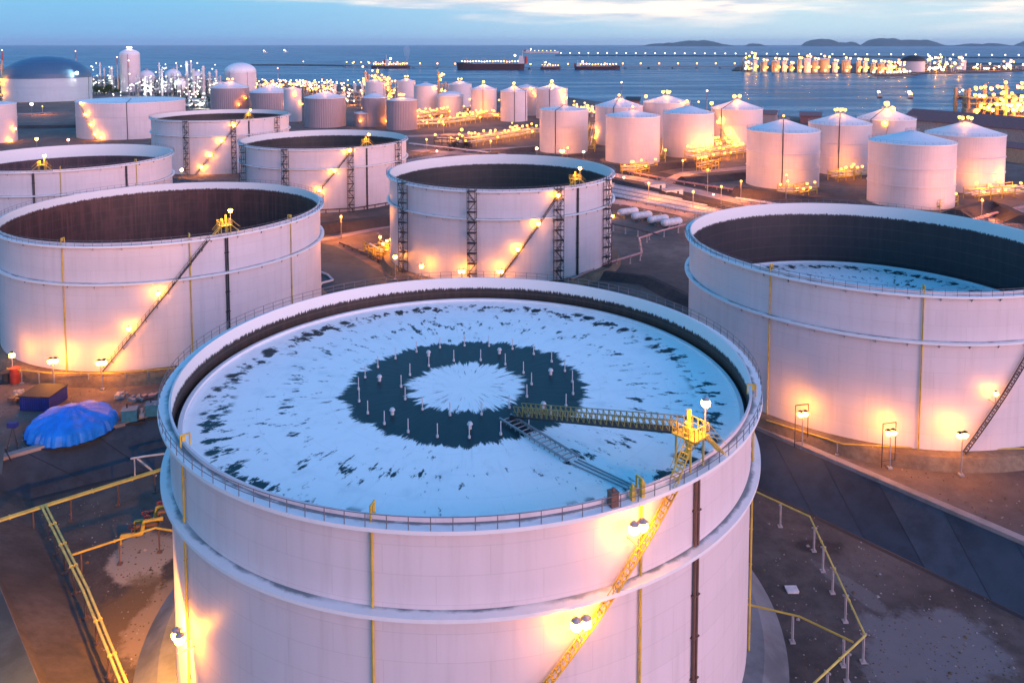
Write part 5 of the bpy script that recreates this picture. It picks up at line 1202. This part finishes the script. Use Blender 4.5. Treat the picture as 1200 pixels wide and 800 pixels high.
# islands
def island(label, x0, x1, hp, Y, peaks, seed):
    r = random.Random(seed); X0, X1 = (x0-600)/F*Y, (x1-600)/F*Y; n, m = 60, 14; vs = []; D = (X1-X0)*.35; H = .86*hp*Y/F
    for i in range(n+1):
        t = i/n; e = 0
        for c, w, a in peaks: e = max(e, a*max(0, 1-((t-c)/w)**2))
        for k in range(1, 6): e += .05*sin(t*17*k+seed*k*1.7)/k*min(1, e*3)
        e = max(0, e)*min(1, t*9, (1-t)*9)
        for j in range(m+1):
            s = j/m*2-1; vs.append((X0+(X1-X0)*t, Y+s*D*(.4+.6*min(1, e+.3)), -4+H*e*max(0, 1-s*s)*(1+.12*sin(t*40+s*9))))
    b = MB(); b.add(vs, [(i*(m+1)+j, (i+1)*(m+1)+j, (i+1)*(m+1)+j+1, i*(m+1)+j+1) for i in range(n) for j in range(m)], 0, True)
    return tag(b.build('island_hill', M['hill']), None, None, None, 'structure')
ID = 26000
island('', 750, 862, 7.5, ID, [(.28, .33, .55), (.58, .34, 1), (.85, .2, .35)], 1)
island('', 872, 900, 3.5, ID, [(.4, .5, 1)], 2)
island('', 938, 1007, 9.5, ID, [(.35, .36, 1), (.75, .4, .55)], 3)
island('', 1010, 1106, 10.5, ID, [(.26, .3, 1), (.62, .36, .82), (.9, .15, .25)], 4)
island('', 1116, 1182, 4.5, ID, [(.35, .36, .7), (.7, .3, .8)], 5)
island('', 1190, 1260, 9.5, ID, [(.4, .4, 1)], 6)

# lamps strewn along the shore and yards
rnd = random.Random(99)
def scatter(label, group, n, pxr, pyr, h, r, mats):
    for k in range(n):
        px = rnd.uniform(*pxr); py = pyr[0]+(pyr[1]-pyr[0])*rnd.random()
        o = inst('lamp_post', lampmesh(h*rnd.uniform(.8, 1.2) if False else h, r, rnd.choice(mats)), None, at(px, py, GZ)); tag(o, label, 'lamp post', group)
scatter('distant lamp on the shoreline right of the refinery', 'shoreline lamps right of the refinery', 46, (303, 430), (98, 107), 6, 1.0, ('lampF', 'lampF', 'lampW', 'lampP'))
scatter('lamp among the white tanks of the middle terminal', 'lamps among the middle terminal tanks', 34, (455, 660), (116, 134), 7, 1.0, ('lampF', 'lampA'))
scatter('cool white lamp among the refinery trees', 'cool lamps among the refinery trees', 22, (112, 240), (106, 120), 6, .6, ('lampC', 'lampC', 'lampW'))
scatter('lamp on the waterside between the cone-roofed tanks', 'waterside lamps between cone-roofed tanks', 12, (660, 830), (128, 150), 7, .9, ('lampF', 'lampA'))
for px, py in ((775, 72), (800, 62), (866, 54.5), (905, 54), (1010, 54.5), (1027, 53.8), (1078, 54), (1118, 54), (1160, 70), (1180, 71)):
    pass

hz = MB(); hz.box((0, 30000, 177), (124000, 62000, 366))
hzm = bpy.data.materials.new('evening_haze'); hzm.use_nodes = True; hn = hzm.node_tree.nodes; hn.remove(hn['Principled BSDF'])
pv = hn.new('ShaderNodeVolumePrincipled'); pv.inputs['Color'].default_value = (.62, .84, 1, 1); pv.inputs['Density'].default_value = 1.9e-5
hzm.node_tree.links.new(pv.outputs[0], hn['Material Output'].inputs['Volume'])
tag(hz.build('haze', hzm), kind='stuff')
p = at(477, 80, SZ); b = MB(); k_ = 2300/F
b.lathe([(.5, 14), (3, 20), (6, 30), (9, 42), (10, 52), (7, 60), (.5, 64)], 20)
stm = bpy.data.materials.new('steam'); stm.use_nodes = True; hn = stm.node_tree.nodes; hn.remove(hn['Principled BSDF'])
pv = hn.new('ShaderNodeVolumePrincipled'); pv.inputs['Color'].default_value = (.9, .9, .95, 1); pv.inputs['Density'].default_value = .02
stm.node_tree.links.new(pv.outputs[0], hn['Material Output'].inputs['Volume'])
tag(b.build('steam', stm, None, p), kind='stuff')
# ------------------------------------------------------------------ sky, sky, light, camera
w = bpy.data.worlds.new('World'); sc.world = w; w.use_nodes = True
N = w.node_tree.nodes; L = w.node_tree.links; bg = N['Background']
SUN_EL, SUN_AZ = radians(4.0), radians(132)       # azimuth clockwise from +Y: to the right, a little behind the camera
sky = N.new('ShaderNodeTexSky'); sky.sky_type = 'NISHITA'; sky.sun_disc = False; sky.sun_elevation = SUN_EL; sky.sun_rotation = SUN_AZ
sky.air_density = 1.0; sky.dust_density = .6; sky.ozone_density = 3.0
tc = N.new('ShaderNodeTexCoord'); sp = N.new('ShaderNodeSeparateXYZ'); L.new(tc.outputs['Generated'], sp.inputs[0])
x, y, z = sp.outputs
tint = N.new('ShaderNodeMix'); tint.data_type = 'RGBA'; tint.blend_type = 'MULTIPLY'; tint.inputs[0].default_value = 1
L.new(sky.outputs[0], tint.inputs[6]); tint.inputs[7].default_value = (.66, 1.85, 2.25, 1)
# evening haze low over the sea: deeper blue to the left, paler to the right, pink round the sunset
side = ramp(N, L, x, (-.5, .45))
low = mixc(N, L, side, (.62, 1.40, 2.50), (1.85, 2.40, 2.75))
sd_ = math_(N, L, 'ADD', math_(N, L, 'MULTIPLY', x, sin(SUN_AZ)), math_(N, L, 'MULTIPLY', y, cos(SUN_AZ)))
glow = ramp(N, L, sd_, (.15, .95))
low = mixc(N, L, glow, low, (7.0, 2.6, 3.3))
f = ramp(N, L, z, (.24, .02))
c = mixc(N, L, math_(N, L, 'MULTIPLY', f, .92), tint.outputs[2], low)
# cloud banks, flattened towards the horizon
CLOUD_OFF = 16.7
cv = N.new('ShaderNodeCombineXYZ'); L.new(math_(N, L, 'ADD', math_(N, L, 'MULTIPLY', x, 2.6), CLOUD_OFF), cv.inputs[0]); L.new(math_(N, L, 'MULTIPLY', y, 2.6), cv.inputs[1]); L.new(math_(N, L, 'MULTIPLY', z, 30.0), cv.inputs[2])
n1 = noise(N, L, cv.outputs[0], 1.0, 8, .6)
cl = ramp(N, L, math_(N, L, 'ADD', math_(N, L, 'ADD', n1, math_(N, L, 'MULTIPLY', z, 2.0)), math_(N, L, 'MULTIPLY', x, .14)), (.50, .72))
cl = math_(N, L, 'MULTIPLY', cl, ramp(N, L, z, (.004, .04)))
cl = math_(N, L, 'MULTIPLY', cl, ramp(N, L, z, (.30, .10)))
n2 = noise(N, L, cv.outputs[0], 2.2, 6, .6)
ccol = mixc(N, L, ramp(N, L, n2, (.4, .62)), (1.95, 2.1, 2.4), (4.6, 3.6, 2.9))
c = mixc(N, L, math_(N, L, 'MULTIPLY', cl, .8), c, ccol)
L.new(c, bg.inputs[0]); bg.inputs[1].default_value = .1

sl_ = bpy.data.lights.new('Sun', 'SUN'); sl_.energy = 1.3; sl_.angle = radians(50); sl_.color = (1.0, .43, .48)
so = bpy.data.objects.new('Sun', sl_); COL.objects.link(so)
dirv = V((sin(SUN_AZ)*cos(radians(4)), cos(SUN_AZ)*cos(radians(4)), sin(radians(4))))
so.rotation_euler = dirv.to_track_quat('Z', 'Y').to_euler(); so.location = (200, -100, 200)

cam = bpy.data.cameras.new('Camera'); co = bpy.data.objects.new('Camera', cam); COL.objects.link(co); sc.camera = co
cam.sensor_width = 36; cam.sensor_fit = 'HORIZONTAL'; cam.lens = 36*F/1200; co.location = (0, 0, CAMZ); co.rotation_euler = (pi/2-TH, 0, 0)
cam.shift_y = (CY-400)/1200; cam.clip_start = .5; cam.clip_end = 200000
sc.render.engine = 'CYCLES'
vs_ = sc.view_settings; vs_.view_transform = 'Standard'; vs_.look = 'None'; vs_.gamma = 1; vs_.use_curve_mapping = False; vs_.exposure = 1.85
cy_ = sc.cycles; cy_.use_denoising = True; cy_.denoiser = 'OPENIMAGEDENOISE'; cy_.max_bounces = 5; cy_.diffuse_bounces = 3; cy_.glossy_bounces = 2; cy_.sample_clamp_indirect = 4; cy_.use_light_tree = True
cy_.caustics_reflective = False; cy_.caustics_refractive = False
